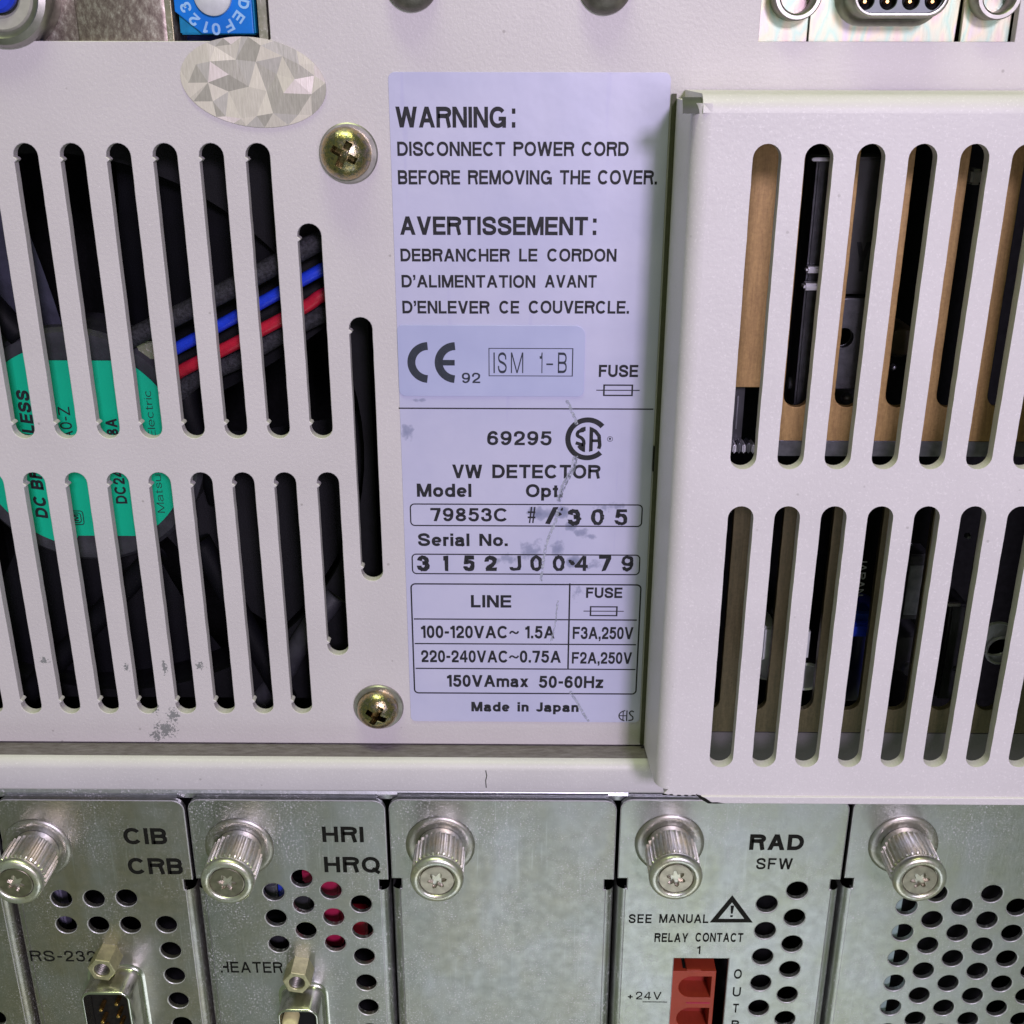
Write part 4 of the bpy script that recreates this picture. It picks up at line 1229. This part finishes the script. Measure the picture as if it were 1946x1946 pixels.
comp("dark_terminal", "charcoal terminal block with a highlight painted on as a pale vertical line at the foot of the first upper slot", "terminal",
     join([box(X(1384, 800, -3), X(1412, 800, -3), Z(1400, 850, -3), Z(1400, 730, -3), -10, -3, M['grey_plastic'], .3), box(X(1399, 780, -3), X(1402, 780, -3), Z(1400, 815, -3), Z(1400, 752, -3), -3.1, -2.8, M['tin'], .05)]))  # thin pale strip added as a highlight line
comp("pin_row", "short row of worn metal pins at the foot of the first upper slot", "pins",
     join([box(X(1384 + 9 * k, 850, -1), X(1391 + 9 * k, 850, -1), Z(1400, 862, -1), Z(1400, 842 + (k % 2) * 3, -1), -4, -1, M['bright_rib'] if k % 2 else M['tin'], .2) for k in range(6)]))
comp("blurred_knob", "dull brown rounded part behind the fourth upper slot", "component", lathe([(2.6, -14), (2.6, -9), (2.0, -8), (0, -7.6)], X(1712, 650, -8), Z(1712, 650, -8), simple('dull brown cap', (.10, .075, .05), .5), 24))
for k, (px, py, r_) in enumerate(((1472, 1165, .5), (1732, 1035, .45), (1842, 1022, .5), (1700, 1180, .6), (1800, 1120, .5), (1505, 1318, .8), (1750, 1330, .7), (1818, 1275, .45), (1612, 760, .9), (1700, 700, .5))):
    c_ = at(px, py, -4)
    comp("solder_blob", ("tiny bright solder blob behind the %s" % ("second lower slot", "fifth lower slot, near its top", "sixth lower slot, near its top", "fourth lower slot", "sixth lower slot, halfway down", "third lower slot, near its foot", "fifth lower slot, near its foot", "sixth lower slot, low down", "third upper slot, near its foot", "fourth upper slot, low down")[k]), "solder",
         lathe([(r_, -5), (r_ * .9, -4.5), (r_ * .5, -4.1), (0, -4)], c_.x, c_.z, M['tin'], 14), "solder blobs inside the chassis")
# ------------------------------------------------------------------ connector opening, top right
sock = empty("socket_connector", P3(1685, 20, 0)); tag(sock, "grey socket connector with round contact holes in the top right opening", "connector")
db_ = -2.6
link("mounting_plate", plate([(X(1537, 60, db_), Z(1537, 95, db_)), (X(1815, 60, db_), Z(1537, 95, db_)), (X(1830, 60, db_), 30), (X(1537, 60, db_), 30)], (), db_, .8, .1, M['irid']), sock)
sx0, sx1 = X(1603, 34, 3), X(1814, 34, 3)
def dshape(x0, x1, z0, z1, r, sl_=0.8, n=6):
    """rounded trapezoid, narrow side at the bottom"""
    pts = roundrect(x0, z0, x1, z1, r, n)
    return [(x + (sl_ if x < (x0 + x1) / 2 else -sl_) * (z1 - z) / (z1 - z0), z) for x, z in pts]
def shell(x0, x1, z0, z1, d0, d1, r, t, mat, sl_=.8, flip=False):
    """hollow drawn shell between depths d0 (flange) and d1 (rim)"""
    rows = []
    spec = [(.9, d0), (.35, d0 + .15), (.05, d0 + .6), (0, d0 + 1.2), (0, d1 - .35), (-.12, d1 - .08), (-.3, d1), (-t, d1 - .05), (-t, d0 + 1)]
    verts = []
    for grow, dd_ in spec:
        loop = dshape(x0 - grow, x1 + grow, z0 - grow, z1 + grow, max(r + grow, .15), sl_)
        rows.append(len(loop)); verts += [(x, -dd_, z) for x, z in loop]
    n = rows[0]; faces = []
    for i in range(len(spec) - 1):
        for k in range(n):
            faces.append((i * n + k, i * n + (k + 1) % n, (i + 1) * n + (k + 1) % n, (i + 1) * n + k))
    me = me_from(verts, faces, mat, True); me.set_sharp_from_angle(angle=math.radians(50))
    return me
z_bot = Z(1700, 34, 3.2)
link("shell", shell(sx0, sx1, z_bot, z_bot + 10, db_, 3.2, 2.4, .55, M['shell_grey'], 1.2), sock)
hol = []
for px in (1645, 1688, 1731, 1774):
    c_ = at(px, 1, 2.2); hol.append((c_.x, c_.z))
ins = plate(dshape(sx0 + .6, sx1 - .6, z_bot + .6, z_bot + 9.4, 1.9, 1.1), [circle(x, z, 1.15, 24) for x, z in hol] + [circle(x + 1.5, z + 3, 1.15, 24) for x, z in hol[:3]], 2.3, 3, .08, M['insert'])
link("insert", ins, sock)
for x, z in hol:
    link("contact_sleeve", lathe([(1.0, 2.2), (1.0, 1.0), (.75, .9), (.55, .6)], x, z, M['black'], 20), sock)
    link("contact", lathe([(.34, -1), (.34, 1.5), (.22, 1.7), (0, 1.7)], x + .05, z - .1, M['gold_pin'], 12), sock)
for (x0_, x1_, nm) in ((1400, 1534, "left"), (1826, 1918, "right")):
    t_ = link("zinc_tab", plate([(X(x0_, 60, -2.0), Z(x0_, 95, -2.0)), (X(x1_, 60, -2.0), Z(x0_, 95, -2.0)), (X(x1_ + 6, 20, -2.0), 30), (X(x0_, 60, -2.0), 30)], (), -1.9, .8, .12, M['irid']))
    tag(t_, "bright iridescent zinc tab %s of the socket connector" % nm, "tab")
tag(link("tab_shadow_gap", box(X(1816, 60, -5), X(1826, 60, -5), Z(1800, 95, -5), 30, -7, -5, M['void'])), "narrow black strip painted as the shade between connector plate and right zinc tab", "recess")  # black strip added as the shade in this gap
for px, py, r, lb in ((1518, -10, 45, "left"), (1901, -8, 42, "right")):
    c_ = at(px, py, 1.5)
    rr = r * .0705 * .98
    s_ = link("jack_post", lathe([(rr, -2), (rr, 1.3), (rr - .15, 1.5), (rr - .6, 1.5), (rr - .85, 1.2), (rr - .95, -4), (0, -4)], c_.x, c_.z, M['shell_grey'], 40))
    tag(s_, "hollow round jack post on the %s of the socket connector" % lb, "post")
tag(link("recess_floor", box(X(1380, 60, -8), 70, Z(1600, 130, -8), 34, -9, -8, M['void'])), kind='structure')

# ------------------------------------------------------------------ opening, top left
tag(link("zinc_bracket", plate([(X(40, 60, -3.2), Z(40, 70, -3.2)), (X(151, 60, -3.2), Z(40, 110, -3.2) + .6), (X(151, 60, -3.2), 30), (X(-80, 60, -3.2), 30), (X(-80, 60, -3.2), Z(40, 60, -3.2))], (), -3.2, 1, .1, M['scuffed'])),
    "scuffed zinc bracket beside the dark jack in the top left opening", "bracket")
zb_ = link("zinc_block", prism([(X(149, 60, -3), -5)] + [(X(149, 60, -2) + .5 - .5 * math.cos(a), -2 + .5 * math.sin(a)) for a in (0, .5, 1.0, 1.57)] + [(X(332, 60, -2) - 1.6 + 1.6 * math.sin(a), -2 - 1.6 + 1.6 * math.cos(a)) for a in (0, .3, .6, .9, 1.2, 1.5)] + [(X(332, 60, -2), -8)], Z(200, 110, -2), 32, M['scuffed'], 'z'))
tag(zb_, "square brownish zinc block with a bright rounded right edge, top left opening", "bracket")
link("bright_edge", box(X(318, 60, -2.2), X(331, 60, -2.2), Z(200, 110, -2), 32, -2.3, -1.96, M['chrome_yellow'], .1), zb_)
jk = empty("barrel_jack", P3(0, 0, 2)); tag(jk, "dark round jack with a blue centre at the photo's top left corner", "jack")
c_ = at(-8, -12, 2)
link("body", lathe([(6.6, -4), (6.6, .6), (6.2, 1.4), (5.4, 1.7), (5.0, 1.4), (4.6, 1.4), (4.6, 1.0)], c_.x, c_.z, M['shell_grey'], 48), jk)
link("inner_ring", lathe([(4.6, 1.2), (4.3, 1.6), (3.0, 1.5), (2.6, 1.0), (0, 1.0)], c_.x, c_.z, simple('cream grey ring', (.40, .39, .34), .5), 40), jk)
link("blue_centre", lathe([(2.7, 1.0), (2.7, 1.7), (2.3, 2.1), (0, 2.2)], c_.x - .2, c_.z + .4, M['blue_wire'], 32), jk)
bs = link("blue_board_strip", box(-100, X(151, 60, -5), Z(40, 96, -4), Z(40, 58, -4), -6, -4.2, M['blue_deep']))
tag(bs, "deep blue strip under the zinc bracket in the top left opening", "strip")

# blue rotary code switch
sw = empty("rotary_switch", P3(420, 20, -1)); tag(sw, "bright blue rotary code switch numbered 0 1 2 3 D E F", "switch")
q0, q1 = X(341, 40, -1), X(482, 40, -1)
zq = Z(400, 64, -1)
link("base", box(q0 - .1, q1 + .1, zq - .1, 32, -7, -1.25, M['teal'], .2), sw)
body = [(q0 + 3.0, zq), (q1, zq), (q1, 32), (q0 - .4, 32), (q0 - .4, Z(340, 22, -1))]
link("body", plate(body, (), -.6, .7, .12, M['blue_part']), sw)
dc_ = at(404, -8, -.2)
link("dial", lathe([(2.45, -.8), (2.45, .1), (2.2, .3), (0, .3)], dc_.x, dc_.z, M['white_plastic'], 40), sw)
link("dial_slot", box(dc_.x - 1.9, dc_.x + 1.9, dc_.z + .1, dc_.z + .75, .2, .36, M['shell_grey']), sw)
SWp = Print(-.57)
for ch, ang in (("3", 200), ("2", 226), ("1", 248), ("0", 270), ("F", 296), ("E", 321), ("D", 346)):
    a = math.radians(ang)
    cxx, czz = dc_.x + 4.05 * math.cos(a), dc_.z + 4.05 * math.sin(a)
    rot = a - math.radians(90)
    w_, h_ = 1.15, 1.45
    ox, oz = -w_ / 2, -h_ / 2
    SWp.text_world(ch, cxx + ox * math.cos(rot) - oz * math.sin(rot), czz + ox * math.sin(rot) + oz * math.cos(rot), w_ if ch != "1" else .6, h_, t=.16, rot=rot)
SWp.build("lettering", M['blue_pale'], sw)
tag(link("dark_gap_plate", box(X(332, 60, -8), X(505, 60, -8), Z(400, 100, -8), 32, -9, -8, M['blue_deep'])), "deep blue plate behind the rotary switch", "plate")
tag(link("opening_edge", box(X(500, 50, -3), X(512, 50, -3) + .3, Z(500, 95, -3), 30, -4, -.2, M['chrome_yellow'])), "narrow golden metal edge right of the rotary switch", "edge strip")
# ------------------------------------------------------------------ painted rail and zinc frame between panel and modules
RF = 5.1                         # front face of the rail; its top is a ledge running back under the panel
ledge = zb - .55
RXE = X(1278, 1440, 0)
rz0 = Z(600, 1505, RF)
rp = [(RF - 1.6, ledge + .25)] + [(RF - 1.6 + 1.6 * math.sin(t), ledge - 1.35 + 1.6 * math.cos(t)) for t in [math.pi / 2 * i / 8 for i in range(1, 9)]] + [(RF, rz0 + .5), (RF - .15, rz0 + .12), (RF - .5, rz0), (DM - 3, rz0 - .02)]
rail = link("painted_rail", prism(rp, -100, RXE, M['rail'], 'x', True, 60))
tag(rail, "long pale grey painted rail in shade under the panel's lower edge", "rail")
def ledge_shade_mat():
    k = NT('painted ledge shade')
    f = k.ramp(k.noise(.9, 5, .65, k.vec((.45, 1.6, 1))), [(.3, 0.0), (.7, 1.0)])
    k.set(col=k.mix(f, (.12, .10, .11), (.21, .185, .205)), rough=.8, spec=.2)
    k.bump(k.noise(1.4, 4, .6, k.vec((.5, 1.5, 1))), .25 * S)
    return k.m
link("shade_strip", prism([(-7, ledge + 2), (-6.6, ledge + .5), (-6, ledge + .25), (1, ledge + .27), (RF - 1.8, ledge + .29), (RF - 1.4, ledge + .2)], -100, RXE, ledge_shade_mat(), 'x', True, 60), rail)  # dark strip added to paint the shade on the ledge
low = link("shaded_sheet", box(RXE + .6, 94, Z(1600, 1490, 0), Z(1600, 1393, 0), -.9, 0, painted('shaded panel grey', (.13, .118, .125), (), .03, 1.9)))  # panel grey darkened to put the cover's shade into its colour
tag(low, "grey sheet with shade in its colour behind the feet of the right cover's lower slots", "sheet")
rail_scr = Print(RF + .03)
rail_scr.path([xz(923, 1464, RF), xz(925, 1474, RF), xz(923, 1483, RF), xz(924, 1497, RF)], .16)
rail_scr.build("scratch_mark", M['ink_thin'], rail)
zf = Z(600, 1519, DM - 2)
frame = link("card_edge_rail", join([prism([(DM - 2.6, zf + 3.2), (DM - 2.0, zf + 2.2), (DM - 1.6, zf + 1.4), (DM - 1.6, zf + .5), (DM - 2.2, zf), (DM - 8, zf)], -100, 96, M['zinc_bright'], 'x'),
                                 box(-100, 96, -205, zf + .2, -18, -17.5, M['void'])]))
tag(frame, "bright dusty zinc edge of the card frame above the plug-in modules", "frame")

def P3(px, py, d): return tuple(at(px, py, d))
# shared meshes: thumbscrew pieces at the origin
def knurl_meshes():
    w = lathe([(6.2, 0), (6.2, .2), (6.0, .42), (5.5, .55), (4.9, .50), (4.3, .4)], 0, 0, M['zinc'], 64)
    k = lathe([(4.05, .5), (4.05, 1.7), (4.2, 1.9), (4.55, 2.1), (4.55, 7.75), (4.25, 8.0), (4.2, 8.2)], 0, 0, M['knob'], 240, (30, .11, 3, 4), True, 30)
    rim = lathe([(r_, h_ + 1.2) for r_, h_ in [(4.2, 6.9), (4.42, 7.05), (4.6, 7.45), (4.62, 7.9), (4.45, 8.35), (4.1, 8.62), (3.6, 8.66), (3.2, 8.55), (3.05, 8.2), (3.05, 7.9)]], 0, 0, M['knob'], 64, None, True, 60)
    star = []
    for i in range(36):
        a = 2 * math.pi * i / 36
        r = 1.22 + .42 * math.cos(6 * a)
        star.append((r * math.cos(a), r * math.sin(a)))
    face = plate(circle(0, 0, 2.95, 48), [star], 9.62, .9, .12, M['socket'])
    floor = lathe([(2.2, 8.7), (1.5, 8.62), (.6, 8.4), (0, 8.2)], 0, 0, M['gold'], 24)
    return w, k, rim, face, floor
KM = knurl_meshes()

def thumbscrew(parent, px, py, ang):
    c = at(px, py, DM)
    def inst(nm, me, par):
        m2 = me.copy() if False else me
        o = bpy.data.objects.new(nm, m2); COL.objects.link(o); o.parent = par
        return o
    for me in KM:
        if not me.get("scaled"):
            me.transform(Matrix.Scale(S, 4)); me["scaled"] = 1
    root = inst("thumbscrew", KM[1], parent)
    root.location = (Vector((c.x, -DM, c.z)) - Vector(parent["org"])) * S
    root.rotation_euler = (0, ang, 0)
    root["org"] = (c.x, -DM, c.z)
    for nm, me in (("washer", KM[0]), ("rim", KM[2]), ("screw_face", KM[3]), ("screw_socket", KM[4])): inst(nm, me, root)
    return root

RM = 2.1     # corner radius of the plates
BR = 1.4     # radius of their folded sides
TOPY = 1521
def module(name, label, xl, xr_, holes_, mat, wall_l=True, wall_r=True, cutouts=(), side=None):
    """xl, xr_: photo columns of the two sides at row TOPY, on the face plane"""
    a, b = X(xl, TOPY + 3, DM), X(xr_, TOPY + 3, DM)
    zt_, zb__ = Z((xl + xr_) / 2, TOPY, DM), -200.0
    zn1, zn0 = Z((xl + xr_) / 2, 1671, DM), Z((xl + xr_) / 2, 1690, DM)
    nw = 1.75
    c = Vector(((a + b) / 2, -DM, (zt_ + zn0) / 2))
    m = empty(name, c)
    tag(m, label, "module", "plug-in modules along the bottom")
    corner = [(a + RM - RM * math.cos(t), zt_ - RM + RM * math.sin(t)) for t in [math.pi / 2 * i / 6 for i in range(7)]]
    cornr = [(b - RM + RM * math.sin(t), zt_ - RM + RM * math.cos(t)) for t in [math.pi / 2 * i / 6 for i in range(7)]]
    o = corner + cornr
    o += [(b, zn1), (b - nw, zn1), (b - nw, zn0), (b - BR, zn0), (b - BR, zb__), (a + BR, zb__), (a + BR, zn0), (a + nw, zn0), (a + nw, zn1), (a, zn1)]
    o = o[::-1]
    fp = plate(o, list(holes_) + list(cutouts), DM, 1.15, .20, mat)
    fp.materials.append(M['rim_highlight'])
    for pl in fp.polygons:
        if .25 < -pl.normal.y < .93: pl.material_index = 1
    # folded sides
    bends = []
    for s_, xe in ((1, a), (-1, b)):
        pr = [(xe, -16.0), (xe, DM - BR)] + [(xe + s_ * (BR - BR * math.cos(t)), DM - BR + BR * math.sin(t)) for t in [math.pi / 2 * i / 8 for i in range(1, 9)]]
        pr += [(xe + s_ * BR, DM - 1.1)]
        bends.append(prism(pr, zb__, zn0, mat, 'z', True, 60))
    # top fold behind the face
    link("face_plate", join([fp] + bends), m, (c.x, -DM, c.z))
    rim_ = prism([(DM - 1.25, zt_ - .25), (DM - 1.3, zt_ + .18), (DM - 1.75, zt_ + .28), (DM - 6, zt_ + .28)], a + RM * .7, b - RM * .7, M['zinc_bright'], 'x')
    link("top_fold", rim_, m)
    return m
def hc(u, v, x0=0, y0=1446): return (x0 + u / 3.864, y0 + v / 3.864)
HR = 1.95
def holes_px(lst, x0): return [circle(*xz(*hc(u, v - 2, x0), DM), HR, 28) for u, v in lst]

# module at the far left, only its edge in view
m0 = module("plug_in_module", "metal module at the photo's bottom left corner, mostly out of frame", -330, -19, [circle(*xz(-8, 1936, DM), HR)], M['zinc'])
# CIB / CRB
h1 = holes_px([(450, 1015), (690, 1015), (928, 1010), (487, 1208), (723, 1208), (958, 1208), (1222, 1205), (1253, 1395), (1282, 1580), (1310, 1762), (1338, 1942)], 0)
m1 = module("plug_in_module", "metal module lettered CIB CRB with an RS-232 pin connector", -11, 348, h1, M['zinc'])
h2 = holes_px([(155, 967), (360, 868), (575, 955), (797, 1055), (375, 1060), (595, 1150), (172, 1157), (808, 1248), (392, 1250), (607, 1343), (193, 1350), (820, 1440), (835, 1632), (850, 1812), (862, 1990)], 480)
m2 = module("plug_in_module", "metal module lettered HRI HRQ with red parts behind its holes", 355, 731, h2, M['zinc_dust'])
m3 = module("plug_in_module", "blank dusty metal module without holes or lettering", 738, 1173, [], M['zinc_dust'])
colA = [(45, 1055), (32, 1250), (14, 1442), (0, 1634), (-16, 1818)]
colB = [(268, 955), (248, 1155), (230, 1348), (213, 1535), (195, 1720), (178, 1900)]
cut_l, cut_r = X(1277, 1880, DM), X(1380, 1880, DM)
cutout = [(cut_l, -190), (cut_r, -190), (cut_r, Z(1330, 1822, DM)), (cut_l, Z(1330, 1822, DM))]
m4 = module("plug_in_module", "metal module lettered RAD SFW with a red relay connector", 1180, 1617, holes_px(colA + colB, 1446), M['zinc_light'], cutouts=[cutout])
colx = [at(*hc(1040, 1262, 1446), DM), at(*hc(1234, 1345, 1446), DM)]
z_a = [Z(*hc(1070, v, 1446), DM) for v in (1070, 1262)]
dz = (Z(*hc(1070, 1068, 1446), DM) - Z(*hc(1070, 1810, 1446), DM)) / 4
xa0 = X(*hc(1042, 1262, 1446), DM)
dx = (X(*hc(1850, 1238, 1446), DM) - xa0) / 4.0
zA = Z(*hc(1070, 1066, 1446), DM)
h5 = []
for c_ in range(0, 7):
    for r_ in range(-1, 14):
        z = zA - dz * r_ + (dz / 2 if c_ % 2 else 0)
        if c_ == 0 and r_ < 0: continue
        if c_ % 2 == 0 and r_ < 0: continue
        if c_ % 2 == 1 and r_ < 0: continue
        if z < -190: continue
        j_ = random.uniform(0, .2)
        h5.append([(xa0 + dx * c_ + random.uniform(-.004, .004) + HR * math.cos(j_ + 2 * math.pi * i / 25), z - .15 + HR * math.sin(j_ + 2 * math.pi * i / 25)) for i in range(25)])
m5 = module("plug_in_module", "metal module with a honeycomb field of round holes, at the right edge", 1624, 2110, h5, M['zinc_light'])

for mod, px, py, a_ in ((m1, 71, 1611, .4), (m2, 455.5, 1610, .1), (m3, 837, 1606, .9), (m4, 1272, 1602, 1.4), (m5, 1716, 1605, 2.0)):
    thumbscrew(mod, px, py, a_)

# lettering on the modules
def mtext(par, items, mat=None):
    p = Print(DM + .02)
    for it in items:
        s, x0, x1, y0, y1, kw = it
        p.text(s, x0, x1, y0, y1, **kw)
    return p
p = mtext(m1, [("CIB", 236.8, 318.8, 1574, 1604.4, dict(t=.17, gap=.13)), ("CRB", 245.3, 348.9, 1631, 1661.3, dict(t=.17, gap=.13)), ("RS-232", 59, 184, 1807, 1827, dict(t=.11, gap=.2))])
p.build("lettering", M['ink_zinc'], m1)
p = mtext(m2, [("HRI", 613.3, 691.7, 1571, 1600.5, dict(t=.19, gap=.15)), ("HRQ", 617, 722.5, 1628.5, 1658, dict(t=.19, gap=.15)), ("\x01EATER", 418.6, 537.4, 1828, 1848.6, dict(t=.11, gap=.18))])
p.build("lettering", M['ink_zinc'], m2)
items = [("RAD", 1423.3, 1526.2, 1585.8, 1615.5, dict(t=.22, gap=.14)), ("SFW", 1436.2, 1505, 1631, 1652, dict(t=.12, gap=.22)),
         ("SEE", 1194.5, 1238, 1737.5, 1754.3, dict(t=.12, gap=.22)), ("MANUAL", 1252.5, 1346, 1737.5, 1754, dict(t=.12, gap=.18)),
         ("RELAY", 1243.4, 1307, 1773.5, 1790.4, dict(t=.12, gap=.18)), ("CONTACT", 1321, 1411.6, 1773, 1790, dict(t=.12, gap=.16)),
         ("1", 1324, 1330.5, 1798, 1813, dict(t=.12)), ("+", 1193, 1202, 1885, 1899.5, dict(t=.12)), ("24V", 1208, 1256.5, 1885, 1899.5, dict(t=.10, gap=.22)),
         ("O", 1394, 1409, 1842, 1860, dict(t=.11)), ("U", 1391.7, 1407, 1876, 1893.7, dict(t=.11)), ("T", 1392, 1403, 1907.5, 1924.3, dict(t=.11)), ("P", 1389, 1403, 1939, 1956, dict(t=.12))]
p = mtext(m4, items)
tri = [xz(1391.7, 1701, DM), xz(1348.5, 1753, DM), xz(1430.5, 1753, DM)]
cen = (sum(a[0] for a in tri) / 3, sum(a[1] for a in tri) / 3)
inn = [(cen[0] + (a[0] - cen[0]) * .60, cen[1] + (a[1] - cen[1]) * .60) for a in tri]
for k in range(3):
    j = (k + 1) % 3
    p.poly([tri[k], tri[j], inn[j], inn[k]])
p.text("!", 1386.5, 1393.5, 1721, 1743, t=.14)
zz = Z(1240, 1904, DM); p.rect(X(1221, 1904, DM), zz - .08, X(1268, 1904, DM), zz + .08)
p.build("lettering", M['ink_zinc'], m4)

# RS-232 pin connector with hexagonal standoff
def hex_standoff(par, px, py, dlen, r=2.62):
    c = at(px, py, DM)
    hexo = [(c.x + r * math.cos(math.radians(60 * i - 10)), c.z + r * math.sin(math.radians(60 * i - 10))) for i in range(6)]
    body = plate(hexo, [circle(c.x, c.z, 1.45, 24)], DM + dlen, dlen + .3, .18, M['brass_hex'])
    thr = []
    for i in range(9):
        thr += [(1.42, DM + dlen - .35 - i * .42), (1.18, DM + dlen - .56 - i * .42)]
    th = lathe(thr, c.x, c.z, M['shell_grey'], 24)
    s_ = link("standoff", body, par)
    setmat(th, M["dark_screw"]); link("thread", th, s_)
    return s_
hex_standoff(m1, 207.5, 1813, 4.2)
hex_standoff(m2, 571.5, 1837, 4.2)
def d_conn(par, x0, x1, ytop, rimd, mat, cream=False):
    dd_ = DM + rimd
    a, b, zt_ = X(x0, ytop + 30, dd_), X(x1, ytop + 30, dd_), Z((x0 + x1) / 2, ytop, dd_)
    loop_z0 = zt_ - 17
    me = shell(a, b, loop_z0, zt_, DM, dd_, 1.9, .45, mat, 0.0)
    c = link("connector_shell", me, par)
    ins_ = plate(roundrect(a + .5, loop_z0 + .5, b - .5, zt_ - .5, 1.4), (), dd_ - 3.4, .6, 0, M['black'] if cream else M['ink_zinc'])
    link("insert", ins_, c)
    return c, a, b, zt_, dd_
c1, a, b, zt_, dd_ = d_conn(m1, 156, 249, 1887, 6.2, M['shell'])
for px, py in ((223, 1904), (193.5, 1915), (226.5, 1927), (197, 1938), (231, 1945), (199, 1958)):
    q = at(px, py, dd_ - 1.6)
    link("pin", lathe([(.42, dd_ - 3.2), (.42, dd_ - 1.2), (.3, dd_ - .9), (0, dd_ - .8)], q.x, q.z, M['gold_pin'], 14), c1)
c2, a, b, zt_, dd_ = d_conn(m2, 528, 606, 1920, 6.0, M['shell'], True)
q = at(551, 1944, dd_ - 1)
link("cream_contact", lathe([(1.5, dd_ - 3), (1.5, dd_ - .8), (1.2, dd_ - .4), (0, dd_ - .3)], q.x, q.z, M['cream'], 24), c2)

# red relay connector in the cut-out of the RAD module
rc = empty("relay_connector", P3(1320, 1870, DM)); tag(rc, "orange red two-row relay connector in the RAD module's rectangular opening", "connector")
df_ = DM - .2
rx0, rx1 = X(1277.5, 1850, df_), X(1361, 1850, df_)
rzt = Z(1320, 1846, df_)
rh = []
for k in range(5):
    zc_ = Z(1320, 1876, df_) - k * (Z(1320, 1876, df_) - Z(1320, 1935, df_))
    xl_, xr2, hz_ = X(1289.5, 1876, df_), X(1351, 1876, df_), 2.55
    rr = hz_
    pts = [(xl_ + rr - rr * math.sin(math.radians(t)), zc_ + rr * math.cos(math.radians(t))) for t in range(0, 181, 12)]
    rh.append([(xr2, zc_ + rr), *pts, (xr2, zc_ - rr)])
fr_ = plate([(rx0, rzt - 45), (rx1, rzt - 45), (rx1, rzt), (rx0, rzt)], rh, df_, 4.5, .1, M['red_conn'])
link("front", fr_, rc)
link("cavity_back", box(rx0 + .3, rx1 - .3, rzt - 44.5, rzt - .4, df_ - 8, df_ - 4.4, M['red_dark']), rc)
link("housing", box(rx0 + .1, rx1 - .1, rzt - 45, rzt - .08, df_ - 14, df_ - .6, M['red_dark']), rc)
bpy.data.objects.remove(bpy.data.objects["housing"])
link("housing_top", box(rx0 + .05, rx1 - .05, rzt - .6, rzt - .05, df_ - 14, df_ - .15, M['red_dark']), rc)
link("key_tab", box(X(1305, 1840, df_), X(1333, 1840, df_), rzt - .05, rzt + .35, df_ - 12, df_ - .1, M['red_conn'], .1), rc)
link("key_groove", box(X(1299, 1840, df_), X(1304.5, 1840, df_), rzt - .05, rzt + .03, df_ - 12, df_ - .8, M['ink_zinc']), rc)
for k in range(4):
    zc_ = Z(1320, 1876, df_) - (k + .5) * (Z(1320, 1876, df_) - Z(1320, 1935, df_))
    link("divider_ledge", box(X(1306, 1876, df_), xr2, zc_ - .12, zc_ + .12, df_ - .3, df_ + .06, M['pink_part']), rc)

# things behind the holes
def back(name, px0, px1, py0, py1, d0, mat, label, cat):
    tag(link(name, box(X(px0, py1, d0), X(px1, py1, d0), Z((px0 + px1) / 2, py1, d0), Z((px0 + px1) / 2, py0, d0), d0 - 3, d0, mat, .4)), label, cat)
back("crimson_component", 612, 652, 1668, 1800, -10, M['pink_part'], "crimson component behind the middle holes of the HRI module", "component")
back("crimson_component", 660, 700, 1735, 1800, -13, M['red_wire'], "darker red component behind the right holes of the HRI module", "component")
back("crimson_component", 575, 600, 1655, 1680, -10, M['pink_part'], "small red component behind the topmost hole of the HRI module", "component")
back("grey_component", 556, 592, 1700, 1740, -10, M['grey_plastic'], "brown grey component behind the hole left of the crimson one", "component")
back("blue_component", 530, 545, 1680, 1712, -9, M['blue_wire'], "blue component behind the upper left hole of the HRI module", "component")
back("chrome_terminal", 506, 528, 1680, 1712, -9, M['tin'], "shiny grey terminal behind the upper left hole of the HRI module", "terminal")
back("grey_component", 512, 546, 1776, 1815, -10, M['grey_plastic'], "dark grey component behind the lower left hole of the HRI module", "component")
back("violet_resistor", 103, 128, 1690, 1770, -9, simple('violet grey ceramic', (.16, .15, .22), .5), "violet grey ceramic part behind the left holes of the CIB module", "component")
back("green_board", 1654, 1673, 1690, 1990, -7, M['green_board'] if False else simple('mint edge', (.30, .42, .38), .5), "pale green board edge behind the first hole column of the perforated module", "board")
